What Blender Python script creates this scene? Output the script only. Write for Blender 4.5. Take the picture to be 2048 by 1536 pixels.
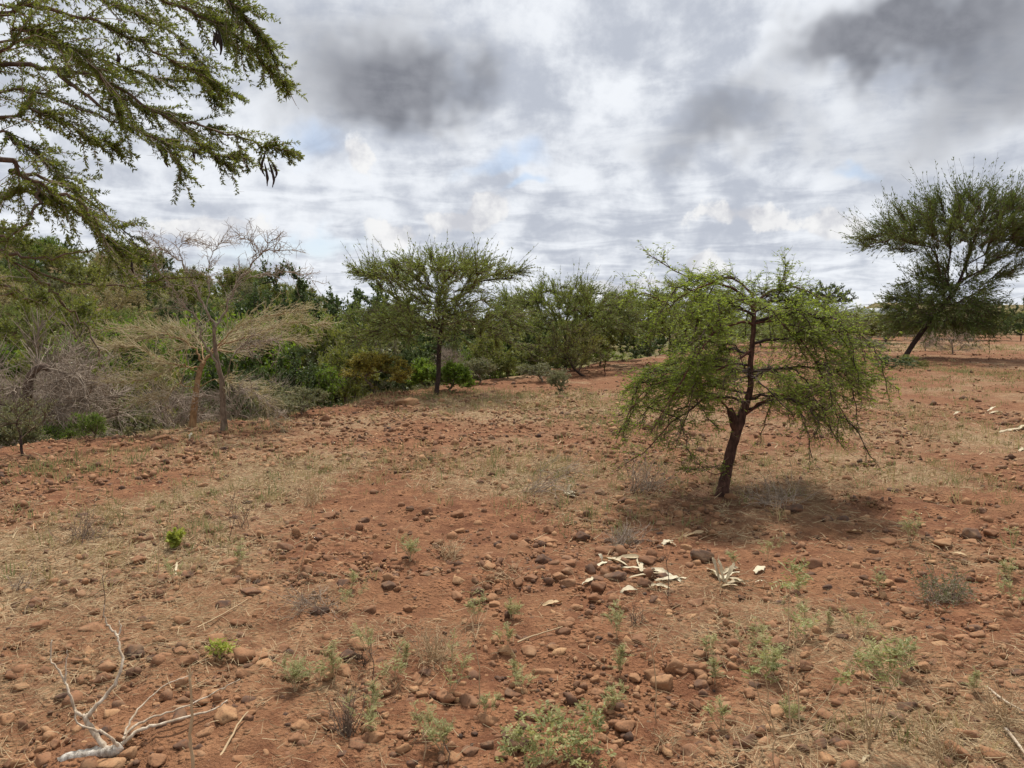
import bpy, math, random
import numpy as np

for o in list(bpy.data.objects):
    bpy.data.objects.remove(o, do_unlink=True)
scene = bpy.context.scene
COL = scene.collection
rng = np.random.default_rng(11)
random.seed(5)

# ------------------------------------------------------------------ camera
PITCH = math.radians(4.77)
FPX = 1535.0                      # focal length in pixels of the 2048 px photograph
CAM_Z = 1.6
cam_data = bpy.data.cameras.new('camera')
cam_data.sensor_width = 36.0
cam_data.lens = 36.0 * FPX / 2048.0
cam_data.clip_start = 0.05
cam_data.clip_end = 8000.0
cam = bpy.data.objects.new('camera', cam_data)
cam.location = (0, 0, CAM_Z)
cam.rotation_euler = (math.radians(90) - PITCH, 0, 0)
COL.objects.link(cam)
scene.camera = cam

# ------------------------------------------------------------------ light
SUN_EL = math.radians(60.0)
SUN_AZ = math.radians(8.0)        # clockwise from +Y: the sun stands ahead, high up
sun_dir = np.array([math.cos(SUN_EL) * math.sin(SUN_AZ), math.cos(SUN_EL) * math.cos(SUN_AZ), math.sin(SUN_EL)])
sd = bpy.data.lights.new('sun', 'SUN')
sd.energy = 4.2
sd.angle = math.radians(4.0)
sd.color = (1.0, 0.955, 0.89)
sun = bpy.data.objects.new('sun', sd)
sun.rotation_euler = (math.radians(90) - SUN_EL, 0, math.pi - SUN_AZ)
COL.objects.link(sun)

scene.view_settings.view_transform = 'Standard'
scene.view_settings.look = 'None'
scene.view_settings.exposure = 0.30
scene.view_settings.gamma = 1.0
scene.view_settings.use_curve_mapping = False
scene.render.engine = 'CYCLES'
scene.cycles.max_bounces = 4
scene.cycles.diffuse_bounces = 2
scene.cycles.transmission_bounces = 2
scene.cycles.glossy_bounces = 2
scene.cycles.transparent_max_bounces = 4
scene.cycles.use_denoising = True


def pix_dir(px, py):
    x = (px - 1024.0) / FPX
    y = -(py - 768.0) / FPX
    c, s = math.cos(PITCH), math.sin(PITCH)
    return np.array([x, c + y * s, -s + y * c])


# ------------------------------------------------------------------ node helpers
def sock(node, name):
    return node.inputs[name]


class NT:
    def __init__(self, tree):
        self.t = tree
        self.n = tree.nodes
        self.l = tree.links

    def new(self, typ, **kw):
        nd = self.n.new(typ)
        for k, v in kw.items():
            setattr(nd, k, v)
        return nd

    def put(self, s, v):
        if isinstance(v, bpy.types.NodeSocket):
            self.l.new(v, s)
        else:
            s.default_value = v

    def math(self, op, a, b=None, c=None, clamp=False):
        nd = self.new('ShaderNodeMath', operation=op, use_clamp=clamp)
        self.put(nd.inputs[0], a)
        if b is not None:
            self.put(nd.inputs[1], b)
        if c is not None:
            self.put(nd.inputs[2], c)
        return nd.outputs[0]

    def vmath(self, op, a, b=None, scale=None):
        nd = self.new('ShaderNodeVectorMath', operation=op)
        self.put(nd.inputs[0], a)
        if b is not None:
            self.put(nd.inputs[1], b)
        if scale is not None:
            self.put(nd.inputs['Scale'], scale)
        return nd.outputs['Value'] if op in ('DOT_PRODUCT', 'LENGTH', 'DISTANCE') else nd.outputs[0]

    def noise(self, vec, scale, detail=4.0, rough=0.55, dist=0.0, w=None):
        nd = self.new('ShaderNodeTexNoise')
        if w is not None:
            nd.noise_dimensions = '4D'
            nd.inputs['W'].default_value = w
        if vec is not None:
            self.l.new(vec, nd.inputs['Vector'])
        nd.inputs['Scale'].default_value = scale
        nd.inputs['Detail'].default_value = detail
        nd.inputs['Roughness'].default_value = rough
        nd.inputs['Distortion'].default_value = dist
        return nd.outputs['Fac']

    def smooth(self, v, lo, hi, a=0.0, b=1.0):
        nd = self.new('ShaderNodeMapRange', interpolation_type='SMOOTHSTEP')
        self.put(nd.inputs[0], v)
        nd.inputs[1].default_value = lo
        nd.inputs[2].default_value = hi
        nd.inputs[3].default_value = a
        nd.inputs[4].default_value = b
        return nd.outputs[0]

    def mix(self, fac, a, b, blend='MIX'):
        nd = self.new('ShaderNodeMix', data_type='RGBA', blend_type=blend)
        self.put(nd.inputs[0], fac)
        for s, v in ((nd.inputs[6], a), (nd.inputs[7], b)):
            if isinstance(v, (tuple, list)):
                s.default_value = (v[0], v[1], v[2], 1.0)
            else:
                self.l.new(v, s)
        return nd.outputs[2]

    def attr(self, name):
        nd = self.new('ShaderNodeAttribute')
        nd.attribute_name = name
        return nd.outputs['Fac']


# ------------------------------------------------------------------ world: sky with broken cloud
world = bpy.data.worlds.new('World')
scene.world = world
world.use_nodes = True
world.cycles.sampling_method = 'MANUAL'
world.cycles.sample_map_resolution = 512
wt = NT(world.node_tree)
wt.n.clear()
w_out = wt.new('ShaderNodeOutputWorld')
sky = wt.new('ShaderNodeTexSky')
sky.sky_type = 'NISHITA'
sky.sun_disc = False
sky.sun_elevation = SUN_EL
sky.sun_rotation = SUN_AZ
sky.altitude = 1200.0
sky.dust_density = 2.0
bg_sky = wt.new('ShaderNodeBackground')
wt.l.new(sky.outputs[0], bg_sky.inputs[0])
bg_sky.inputs[1].default_value = 0.10
tc = wt.new('ShaderNodeTexCoord')
D = tc.outputs['Generated']
sep = wt.new('ShaderNodeSeparateXYZ')
wt.l.new(D, sep.inputs[0])
dx, dy, dz = sep.outputs
zc = wt.math('ADD', wt.math('MAXIMUM', dz, 0.0), 0.10)
comb = wt.new('ShaderNodeCombineXYZ')
wt.put(comb.inputs[0], wt.math('DIVIDE', dx, zc))
wt.put(comb.inputs[1], wt.math('DIVIDE', dy, zc))
UV = comb.outputs[0]


wn = wt.new('ShaderNodeTexNoise')
wt.l.new(D, wn.inputs['Vector'])
wn.inputs['Scale'].default_value = 5.0
wn.inputs['Detail'].default_value = 4.0
wn.inputs['Roughness'].default_value = 0.6
DW = wt.vmath('ADD', D, wt.vmath('SCALE', wt.vmath('SUBTRACT', wn.outputs['Color'], (0.5, 0.5, 0.5)), scale=0.22))


DL = wt.vmath('ADD', D, wt.vmath('SCALE', wt.vmath('SUBTRACT', wn.outputs['Color'], (0.5, 0.5, 0.5)), scale=0.10))


def blob(px, py, rx, ry, rot=0.0, src=None):
    src = DW if src is None else src
    """soft spot round the direction of a cloud; radii in photograph pixels"""
    d = pix_dir(px, py)
    d = d / np.linalg.norm(d)
    r = np.array([d[1], -d[0], 0.0])
    r /= np.linalg.norm(r)
    u = np.cross(r, d)
    c, s = math.cos(rot), math.sin(rot)
    r2, u2 = r * c + u * s, -r * s + u * c
    a = wt.vmath('DOT_PRODUCT', src, tuple(r2 * FPX / rx))
    b = wt.vmath('DOT_PRODUCT', src, tuple(u2 * FPX / ry))
    q = wt.math('ADD', wt.math('MULTIPLY', a, a), wt.math('MULTIPLY', b, b))
    front = wt.math('GREATER_THAN', wt.vmath('DOT_PRODUCT', D, tuple(d)), 0.0)
    return wt.math('MULTIPLY', wt.math('EXPONENT', wt.math('MULTIPLY', q, -1.0)), front)


def total(items):
    acc = items[0]
    for it in items[1:]:
        acc = wt.math('ADD', acc, it)
    return acc


def centred(n, k=3.0):
    return wt.math('MULTIPLY', wt.math('SUBTRACT', n, 0.5), k)


n_big = centred(wt.noise(UV, 0.7, 3.0, 0.5, 0.3))
n_mid = centred(wt.noise(UV, 2.3, 6.0, 0.58, 0.6))
n_dir = centred(wt.noise(D, 6.0, 6.0, 0.60, 0.3))
n_fine = centred(wt.noise(D, 24.0, 5.0, 0.58))
# gaps of blue
gap_spots = total([blob(640, 290, 95, 50), blob(1020, 320, 110, 30), blob(1065, 380, 60, 14), blob(1725, 318, 48, 22), blob(560, 495, 150, 40)])
gap = total([wt.math('MULTIPLY', gap_spots, 0.78), wt.math('MULTIPLY', n_dir, -0.16), wt.math('MULTIPLY', n_mid, 0.20), wt.math('MULTIPLY', n_fine, 0.20)])
gapf = wt.smooth(gap, 0.22, 0.95, 0.0, 0.55)
# dark rain-cloud bellies
dark_spots = total([blob(700, 110, 220, 120, 0.1), blob(840, 180, 130, 70, 0.3), blob(2040, 130, 230, 95, 0.5), blob(1700, 100, 150, 50, 0.3), blob(1900, 30, 200, 60, 0.2),
                    blob(1440, 285, 170, 55, -0.05)])
dark = total([wt.math('MULTIPLY', dark_spots, 0.92), wt.math('MULTIPLY', n_dir, 0.26), wt.math('MULTIPLY', n_big, 0.14), wt.math('MULTIPLY', n_fine, 0.07)])
darkf = wt.smooth(total([dark, wt.math('MULTIPLY', n_mid, 0.16), wt.math('MULTIPLY', n_fine, 0.12)]), 0.14, 1.30)
# general mottling of the cloud deck
mott = total([wt.math('MULTIPLY', n_mid, 0.36), wt.math('MULTIPLY', n_dir, 0.34), wt.math('MULTIPLY', n_fine, 0.26)])
mottf = wt.smooth(mott, -0.30, 0.26)
cloud_c = wt.mix(mottf, (0.42, 0.45, 0.515), (0.725, 0.75, 0.79))
belly = wt.mix(mottf, (0.155, 0.163, 0.190), (0.255, 0.264, 0.295))
cloud_c = wt.mix(darkf, cloud_c, belly)
# bright heaped cloud low over the horizon
cum_spots = total([blob(985, 408, 40, 46, 0, DL), blob(920, 432, 80, 26, 0, DL), blob(440, 452, 90, 30, 0, DL), blob(770, 472, 70, 26, 0, DL), blob(1690, 425, 46, 26, 0, DL), blob(720, 320, 34, 40, 0, DL),
                   blob(1390, 525, 44, 26, 0, DL), blob(1240, 565, 70, 18, 0, DL), blob(1480, 425, 90, 26, 0, DL)])
low = wt.smooth(dz, 0.0, 0.22, 0.30, 0.0)
cu = total([wt.math('MULTIPLY', cum_spots, 0.85), wt.math('MULTIPLY', n_fine, 0.70), low])
cuf = wt.smooth(cu, 0.45, 0.72)
cum_c = wt.mix(wt.smooth(n_fine, -0.35, 0.45), (0.50, 0.505, 0.54), (0.76, 0.755, 0.75))
cloud_c = wt.mix(wt.math('MULTIPLY', cuf, 0.82), cloud_c, cum_c)
bg_cl = wt.new('ShaderNodeBackground')
wt.l.new(cloud_c, bg_cl.inputs[0])
bg_cl.inputs[1].default_value = 1.0
mixw = wt.new('ShaderNodeMixShader')
fac = wt.math('MAXIMUM', wt.math('SUBTRACT', 1.0, gapf), wt.math('MULTIPLY', cuf, 0.75))
wt.l.new(fac, mixw.inputs[0])
wt.l.new(bg_sky.outputs[0], mixw.inputs[1])
wt.l.new(bg_cl.outputs[0], mixw.inputs[2])
wt.l.new(mixw.outputs[0], w_out.inputs[0])


# ------------------------------------------------------------------ numeric helpers
def unit(v):
    return v / np.maximum(np.linalg.norm(v, axis=-1, keepdims=True), 1e-9)


def hash2(ix, iy, seed):
    h = (ix.astype(np.int64) * 374761393 + iy.astype(np.int64) * 668265263 + seed * 982451653) & 0xFFFFFFFF
    h = ((h ^ (h >> 13)) * 1274126177) & 0xFFFFFFFF
    h = (h ^ (h >> 16)) & 0xFFFFFFFF
    return h / 4294967295.0


def vnoise(x, y, seed=0):
    ix, iy = np.floor(x), np.floor(y)
    fx, fy = x - ix, y - iy
    fx = fx * fx * (3 - 2 * fx)
    fy = fy * fy * (3 - 2 * fy)
    a, b = hash2(ix, iy, seed), hash2(ix + 1, iy, seed)
    c, d = hash2(ix, iy + 1, seed), hash2(ix + 1, iy + 1, seed)
    return (a * (1 - fx) + b * fx) * (1 - fy) + (c * (1 - fx) + d * fx) * fy - 0.5


def fbm(x, y, octv=4, seed=0, gain=0.5):
    x, y = np.asarray(x, float), np.asarray(y, float)
    s, a = 0.0, 1.0
    for i in range(octv):
        s = s + a * vnoise(x, y, seed + i * 17)
        x, y, a = x * 2.03 + 3.1, y * 2.03 + 7.7, a * gain
    return s


def sstep(a, b, x):
    t = np.clip((np.asarray(x, float) - a) / (b - a), 0, 1)
    return t * t * (3 - 2 * t)


# ------------------------------------------------------------------ terrain shape
EDGE0 = np.array([-6.2, 9.3])
ET = np.array([0.446, 0.895])
EN = np.array([-0.895, 0.446])


def edge_coords(x, y):
    x, y = np.asarray(x, float), np.asarray(y, float)
    d = (x - EDGE0[0]) * EN[0] + (y - EDGE0[1]) * EN[1]
    s = (x - EDGE0[0]) * ET[0] + (y - EDGE0[1]) * ET[1]
    d = d + 1.0 * fbm(s * 0.35, d * 0.15, 3, 5)
    return d, s


def H(x, y):
    x, y = np.asarray(x, float), np.asarray(y, float)
    d, s = edge_coords(x, y)
    r = np.hypot(x, y)
    z = -2.3 * sstep(-0.1, 4.2, d)
    hill = 8.3 * sstep(9, 56, d) * (1 - 0.85 * sstep(34, 75, s))
    hill = hill + 1.0 * sstep(12, 40, d) * fbm(x * 0.06, y * 0.06, 3, 9)
    z = z + hill
    z = z + 9.0 * sstep(190, 430, r) * (1 - sstep(10, 60, d)) + 4.0 * sstep(150, 500, r) * fbm(x * 0.01, y * 0.01, 3, 23)
    field = 1 - 0.5 * sstep(0, 3, d)
    z = z + field * (0.09 * fbm(x * 0.55, y * 0.55, 3, 31) + 0.045 * fbm(x * 2.6, y * 2.6, 3, 47))
    z = z + sstep(0.5, 3, d) * (1 - sstep(14, 22, d)) * 0.35 * fbm(x * 0.9, y * 0.9, 4, 71)
    return z


def G(px, py):
    """ground point of the field under a pixel"""
    d = pix_dir(px, py)
    k = CAM_Z / -d[2]
    x, y = d[0] * k, d[1] * k
    for _ in range(4):
        z = float(H(x, y))
        k = (CAM_Z - z) / -d[2]
        x, y = d[0] * k, d[1] * k
    return np.array([x, y, float(H(x, y))])


def P(px, py, Y):
    """point seen at a pixel, Y metres ahead"""
    d = pix_dir(px, py)
    return np.array([0, 0, CAM_Z]) + d * (Y / d[1])


def to_pix(p):
    p = np.asarray(p, float)
    q = p - np.array([0, 0, CAM_Z])
    c, s = math.cos(PITCH), math.sin(PITCH)
    dep = q[..., 1] * c - q[..., 2] * s
    up = q[..., 1] * s + q[..., 2] * c
    return 1024 + FPX * q[..., 0] / dep, 768 - FPX * up / dep, dep


# ------------------------------------------------------------------ mesh builder
class MB:
    def __init__(self):
        self.v, self.q, self.t, self.qt, self.tt, self.n = [], [], [], [], [], 0

    def add(self, verts, quads=None, tris=None, qtint=None, ttint=None):
        verts = np.asarray(verts, float).reshape(-1, 3)
        if quads is not None and len(quads):
            quads = np.asarray(quads).reshape(-1, 4)
            self.q.append(quads + self.n)
            self.qt.append(np.broadcast_to(np.asarray(0.5 if qtint is None else qtint, float), (len(quads),)))
        if tris is not None and len(tris):
            tris = np.asarray(tris).reshape(-1, 3)
            self.t.append(tris + self.n)
            self.tt.append(np.broadcast_to(np.asarray(0.5 if ttint is None else ttint, float), (len(tris),)))
        self.v.append(verts)
        self.n += len(verts)
        return self

    def mesh(self, name, mat, smooth=True):
        me = bpy.data.meshes.new(name)
        if not self.v:
            return me
        V = np.concatenate(self.v)
        q = np.concatenate(self.q) if self.q else np.zeros((0, 4), int)
        t = np.concatenate(self.t) if self.t else np.zeros((0, 3), int)
        me.vertices.add(len(V))
        me.vertices.foreach_set('co', V.astype(np.float32).ravel())
        loops = np.concatenate([q.ravel(), t.ravel()]).astype(np.int32)
        me.loops.add(len(loops))
        me.loops.foreach_set('vertex_index', loops)
        me.polygons.add(len(q) + len(t))
        ls = np.concatenate([np.arange(len(q)) * 4, len(q) * 4 + np.arange(len(t)) * 3]).astype(np.int32)
        me.polygons.foreach_set('loop_start', ls)
        if smooth:
            me.polygons.foreach_set('use_smooth', np.ones(len(q) + len(t), bool))
        tint = np.concatenate([*(self.qt or [np.zeros(0)]), *(self.tt or [np.zeros(0)])])
        at = me.attributes.new('tint', 'FLOAT', 'FACE')
        at.data.foreach_set('value', tint.astype(np.float32))
        me.update(calc_edges=True)
        me.materials.append(mat)
        return me

    def build(self, name, mat, parent=None, smooth=True):
        return link(name, self.mesh(name, mat, smooth), parent)


def link(name, me, parent=None):
    o = bpy.data.objects.new(name, me)
    COL.objects.link(o)
    if parent is not None:
        o.parent = parent
    return o


def tag(o, label, cat, group=None, kind=None):
    o['label'] = label
    o['category'] = cat
    if group:
        o['group'] = group
    if kind:
        o['kind'] = kind
    return o


def thing(name, label, cat, loc=(0, 0, 0), rz=0.0, group=None, scale=1.0):
    o = bpy.data.objects.new(name, None)
    o.empty_display_size = 0.2
    COL.objects.link(o)
    o.location = [float(c) for c in loc]
    o.rotation_euler = (0, 0, rz)
    o.scale = (scale,) * 3 if np.isscalar(scale) else scale
    return tag(o, label, cat, group)


def tubes(mb, Pts, R, sides=5, tint=None):
    """Pts (K,n,3), R (K,n): smooth tapering tubes"""
    Pts = np.asarray(Pts, float)
    R = np.asarray(R, float)
    K, n, _ = Pts.shape
    if K == 0:
        return
    T = unit(np.gradient(Pts, axis=1))
    m = T.mean(axis=1)
    ref = np.zeros((K, 3))
    ref[np.arange(K), np.argmin(np.abs(m), axis=1)] = 1.0
    U = unit(np.cross(T, ref[:, None, :]))
    W = np.cross(T, U)
    a = np.arange(sides) * 2 * math.pi / sides
    V = Pts[:, :, None, :] + R[:, :, None, None] * (U[:, :, None, :] * np.cos(a)[:, None] + W[:, :, None, :] * np.sin(a)[:, None])
    idx = np.arange(K * n * sides).reshape(K, n, sides)
    nx = np.roll(idx, -1, axis=2)
    q = np.stack([idx[:, :-1], nx[:, :-1], nx[:, 1:], idx[:, 1:]], axis=-1).reshape(-1, 4)
    if tint is not None:
        tint = np.repeat(np.asarray(tint, float), (n - 1) * sides)
    mb.add(V, quads=q, qtint=tint)


def tube(mb, pts, radii, sides=8, sub=3, wob=0.0, cap=True, lump=0.0):
    """one smoothed tube through a few points"""
    pts = np.asarray(pts, float)
    p, r = resample(pts, np.asarray(radii, float), max(2, (len(pts) - 1) * sub + 1))
    if wob:
        p[1:-1] += rng.normal(0, wob, (len(p) - 2, 3))
    if lump:
        r = r * (1 + rng.uniform(-lump, lump, len(r)))
    base = mb.n
    tubes(mb, p[None], r[None], sides)
    if cap:
        for ring, pt in ((0, p[0]), (len(p) - 1, p[-1])):
            i0 = ring * sides
            tr = [[i0 + k, i0 + (k + 1) % sides, -1] for k in range(sides)]
            tr = np.array(tr)
            tr[:, 2] = len(p) * sides + (0 if ring == 0 else 1)
            mb.t.append(tr + base)
            mb.tt.append(np.full(len(tr), 0.5))
        mb.v.append(np.array([p[0], p[-1]]))
        mb.n += 2
    return p, r


def resample(pts, r, n):
    """Catmull-Rom through pts, n points"""
    k = len(pts)
    if k == 2:
        u = np.linspace(0, 1, n)[:, None]
        return pts[0] * (1 - u) + pts[1] * u, r[0] + (r[1] - r[0]) * u[:, 0]
    ext = np.concatenate([[2 * pts[0] - pts[1]], pts, [2 * pts[-1] - pts[-2]]])
    t = np.linspace(0, k - 1, n)
    i = np.minimum(t.astype(int), k - 2)
    f = (t - i)[:, None]
    a, b, c, d = ext[i], ext[i + 1], ext[i + 2], ext[i + 3]
    out = 0.5 * ((2 * b) + (-a + c) * f + (2 * a - 5 * b + 4 * c - d) * f ** 2 + (-a + 3 * b - 3 * c + d) * f ** 3)
    return out, np.interp(t, np.arange(k), r)


def rand_unit(n):
    return unit(rng.normal(0, 1, (n, 3)))


def leaves(mb, base, dirs, L, W, tint=None, flat=0.0):
    """kite-shaped leaf quads; flat pulls the blade towards horizontal"""
    n = len(base)
    if n == 0:
        return
    dirs = unit(dirs)
    side = np.cross(dirs, unit(rand_unit(n) * (1 - flat) + np.array([0, 0, 1.0]) * flat))
    side = unit(side)
    L = np.broadcast_to(np.asarray(L, float), (n,))[:, None]
    W = np.broadcast_to(np.asarray(W, float), (n,))[:, None]
    mid = base + dirs * L * 0.52
    V = np.stack([base, mid + side * W, base + dirs * L, mid - side * W], axis=1)
    q = np.arange(n * 4).reshape(n, 4)
    mb.add(V, quads=q, qtint=rng.uniform(0, 1, n) if tint is None else tint)


def curves(base, dirs, length, npts=5, grav=0.0, jit=0.12):
    """(T,npts,3) bending twigs"""
    T = len(base)
    p = base.copy()
    d = unit(dirs)
    length = np.broadcast_to(np.asarray(length, float), (T,))
    out = [p]
    for i in range(npts - 1):
        p = p + d * (length / (npts - 1))[:, None]
        out.append(p)
        d = unit(d + np.array([0, 0, grav]) + rng.normal(0, jit, (T, 3)))
    return np.stack(out, axis=1)


def along(C, u):
    """points and tangents on polylines C (T,n,3) at u (T,m)"""
    n = C.shape[1]
    t = u * (n - 1)
    i = np.minimum(t.astype(int), n - 2)
    f = (t - i)[..., None]
    k = np.arange(len(C))[:, None]
    a, b = C[k, i], C[k, i + 1]
    return a * (1 - f) + b * f, unit(b - a)


# ------------------------------------------------------------------ materials
def new_mat(name):
    m = bpy.data.materials.new(name)
    m.use_nodes = True
    t = NT(m.node_tree)
    t.n.clear()
    out = t.new('ShaderNodeOutputMaterial')
    return m, t, out


def foliage_mat(name, dark, mid, light, transl=0.35, rough=0.6):
    m, t, out = new_mat(name)
    tint = t.attr('tint')
    oi = t.new('ShaderNodeObjectInfo')
    v = t.math('ADD', t.math('MULTIPLY', tint, 0.85), t.math('MULTIPLY', oi.outputs['Random'], 0.15))
    ramp = t.new('ShaderNodeValToRGB')
    ramp.color_ramp.elements[0].position = 0.05
    ramp.color_ramp.elements[0].color = (*dark, 1)
    ramp.color_ramp.elements[1].position = 0.95
    ramp.color_ramp.elements[1].color = (*light, 1)
    e = ramp.color_ramp.elements.new(0.5)
    e.color = (*mid, 1)
    t.l.new(v, ramp.inputs[0])
    b = t.new('ShaderNodeBsdfPrincipled')
    t.l.new(ramp.outputs[0], b.inputs['Base Color'])
    b.inputs['Roughness'].default_value = rough
    b.inputs['Specular IOR Level'].default_value = 0.25
    tr = t.new('ShaderNodeBsdfTranslucent')
    warm = t.mix(0.5, ramp.outputs[0], (1.25 * light[0], 1.2 * light[1], 0.7 * light[2]))
    t.l.new(warm, tr.inputs[0])
    mx = t.new('ShaderNodeMixShader')
    mx.inputs[0].default_value = transl
    t.l.new(b.outputs[0], mx.inputs[1])
    t.l.new(tr.outputs[0], mx.inputs[2])
    t.l.new(mx.outputs[0], out.inputs[0])
    return m


def bark_mat(name, c1, c2, scale=30.0, rough=0.9, bump=0.4):
    m, t, out = new_mat(name)
    co = t.new('ShaderNodeTexCoord').outputs['Object']
    mp = t.new('ShaderNodeMapping')
    mp.inputs['Scale'].default_value = (1, 1, 0.35)
    t.l.new(co, mp.inputs[0])
    n1 = t.noise(mp.outputs[0], scale, 6, 0.65)
    n2 = t.noise(co, scale * 0.15, 3, 0.5)
    col = t.mix(t.smooth(n1, 0.35, 0.68), c1, c2)
    col = t.mix(t.smooth(n2, 0.4, 0.7, 0, 0.5), col, c1)
    b = t.new('ShaderNodeBsdfPrincipled')
    t.l.new(col, b.inputs['Base Color'])
    b.inputs['Roughness'].default_value = rough
    b.inputs['Specular IOR Level'].default_value = 0.2
    bp = t.new('ShaderNodeBump')
    bp.inputs['Strength'].default_value = bump
    bp.inputs['Distance'].default_value = 0.01
    t.l.new(n1, bp.inputs['Height'])
    t.l.new(bp.outputs[0], b.inputs['Normal'])
    t.l.new(b.outputs[0], out.inputs[0])
    return m


def stone_mat(name):
    m, t, out = new_mat(name)
    geo = t.new('ShaderNodeNewGeometry')
    oi = t.new('ShaderNodeObjectInfo')
    tint = t.attr('tint')
    sc = t.new('ShaderNodeSeparateColor')
    t.l.new(oi.outputs['Color'], sc.inputs[0])
    val = t.math('ADD', tint, sc.outputs[0], clamp=True)
    pos = geo.outputs['Position']
    n1 = t.noise(pos, 26, 4, 0.62)
    n2 = t.noise(pos, 120, 2, 0.6)
    n3 = t.noise(pos, 9, 1, 0.5)
    ramp = t.new('ShaderNodeValToRGB')
    els = ramp.color_ramp.elements
    els[0].position, els[0].color = 0.0, (0.060, 0.038, 0.028, 1)
    els[1].position, els[1].color = 1.0, (0.40, 0.235, 0.118, 1)
    for p_, c_ in ((0.22, (0.125, 0.070, 0.044)), (0.5, (0.235, 0.118, 0.062)), (0.8, (0.325, 0.175, 0.088))):
        e = els.new(p_)
        e.color = (*c_, 1)
    t.l.new(val, ramp.inputs[0])
    dust = t.mix(t.smooth(n1, 0.42, 0.70, 0.0, 0.6), ramp.outputs[0], (0.265, 0.122, 0.058))
    dust = t.mix(t.smooth(n2, 0.52, 0.72, 0.0, 0.55), dust, (0.065, 0.04, 0.03))
    dust = t.mix(t.smooth(n3, 0.52, 0.75, 0.0, 0.4), dust, (0.36, 0.225, 0.125))
    b = t.new('ShaderNodeBsdfPrincipled')
    t.l.new(dust, b.inputs['Base Color'])
    b.inputs['Roughness'].default_value = 0.92
    b.inputs['Specular IOR Level'].default_value = 0.2
    bp = t.new('ShaderNodeBump')
    bp.inputs['Strength'].default_value = 0.55
    bp.inputs['Distance'].default_value = 0.006
    t.l.new(t.math('ADD', n1, t.math('MULTIPLY', n2, 0.5)), bp.inputs['Height'])
    t.l.new(bp.outputs[0], b.inputs['Normal'])
    t.l.new(b.outputs[0], out.inputs[0])
    return m


def ground_mat():
    m, t, out = new_mat('red_soil')
    geo = t.new('ShaderNodeNewGeometry')
    pos = geo.outputs['Position']
    straw, green, dark = t.attr('straw'), t.attr('green'), t.attr('dark_soil')
    n_l = t.noise(pos, 0.9, 3, 0.6)
    n_m = t.noise(pos, 7.0, 5, 0.65)
    n_s = t.noise(pos, 55.0, 3, 0.65)
    n_x = t.noise(pos, 190.0, 1, 0.6)
    soil = t.mix(t.smooth(n_m, 0.32, 0.68), (0.132, 0.053, 0.026), (0.285, 0.132, 0.065))
    soil = t.mix(t.smooth(n_l, 0.42, 0.68, 0, 0.5), soil, (0.265, 0.138, 0.068))
    soil = t.mix(t.smooth(n_s, 0.53, 0.74, 0, 0.6), soil, (0.080, 0.036, 0.022))
    soil = t.mix(t.smooth(n_x, 0.56, 0.75, 0, 0.5), soil, (0.34, 0.19, 0.110))
    # chaff: stretched fibres of dry litter
    fib = []
    for k, (ang, sc) in enumerate(((0.5, 60), (-0.9, 75), (1.9, 50))):
        mp = t.new('ShaderNodeMapping')
        mp.inputs['Rotation'].default_value = (0, 0, ang)
        mp.inputs['Scale'].default_value = (1.0, 0.16, 1.0)
        t.l.new(pos, mp.inputs[0])
        fib.append(t.smooth(t.noise(mp.outputs[0], sc, 1, 0.6), 0.52, 0.66))
    fibre = t.math('MAXIMUM', t.math('MAXIMUM', fib[0], fib[1]), fib[2])
    cover = t.math('ADD', straw, t.math('MULTIPLY', t.math('SUBTRACT', n_m, 0.5), 0.9))
    cover = t.smooth(cover, 0.18, 0.85)
    littc = t.mix(n_s, (0.25, 0.168, 0.092), (0.45, 0.34, 0.20))
    cov2 = t.math('MULTIPLY', cover, t.math('ADD', 0.35, t.math('MULTIPLY', fibre, 0.6)))
    col = t.mix(cov2, soil, littc)
    gcol = t.mix(t.smooth(n_l, 0.35, 0.65), (0.075, 0.090, 0.032), (0.150, 0.145, 0.058))
    gcol = t.mix(t.smooth(n_m, 0.45, 0.7, 0, 0.6), gcol, (0.21, 0.125, 0.07))
    col = t.mix(green, col, gcol)
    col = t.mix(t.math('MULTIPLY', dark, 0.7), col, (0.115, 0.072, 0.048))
    b = t.new('ShaderNodeBsdfPrincipled')
    t.l.new(col, b.inputs['Base Color'])
    b.inputs['Roughness'].default_value = 0.95
    b.inputs['Specular IOR Level'].default_value = 0.12
    vor = t.new('ShaderNodeTexVoronoi')
    vor.inputs['Scale'].default_value = 38.0
    t.l.new(pos, vor.inputs['Vector'])
    peb = t.math('SUBTRACT', 1.0, t.smooth(vor.outputs['Distance'], 0.0, 0.55))
    peb = t.math('MULTIPLY', peb, t.smooth(n_m, 0.40, 0.6))
    hgt = t.math('ADD', t.math('MULTIPLY', n_m, 1.6), t.math('ADD', t.math('MULTIPLY', n_s, 0.6), t.math('MULTIPLY', peb, 0.9)))
    hgt = t.math('ADD', hgt, t.math('MULTIPLY', n_x, 0.2))
    bp = t.new('ShaderNodeBump')
    bp.inputs['Strength'].default_value = 0.8
    bp.inputs['Distance'].default_value = 0.045
    t.l.new(hgt, bp.inputs['Height'])
    t.l.new(bp.outputs[0], b.inputs['Normal'])
    t.l.new(b.outputs[0], out.inputs[0])
    return m


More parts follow.
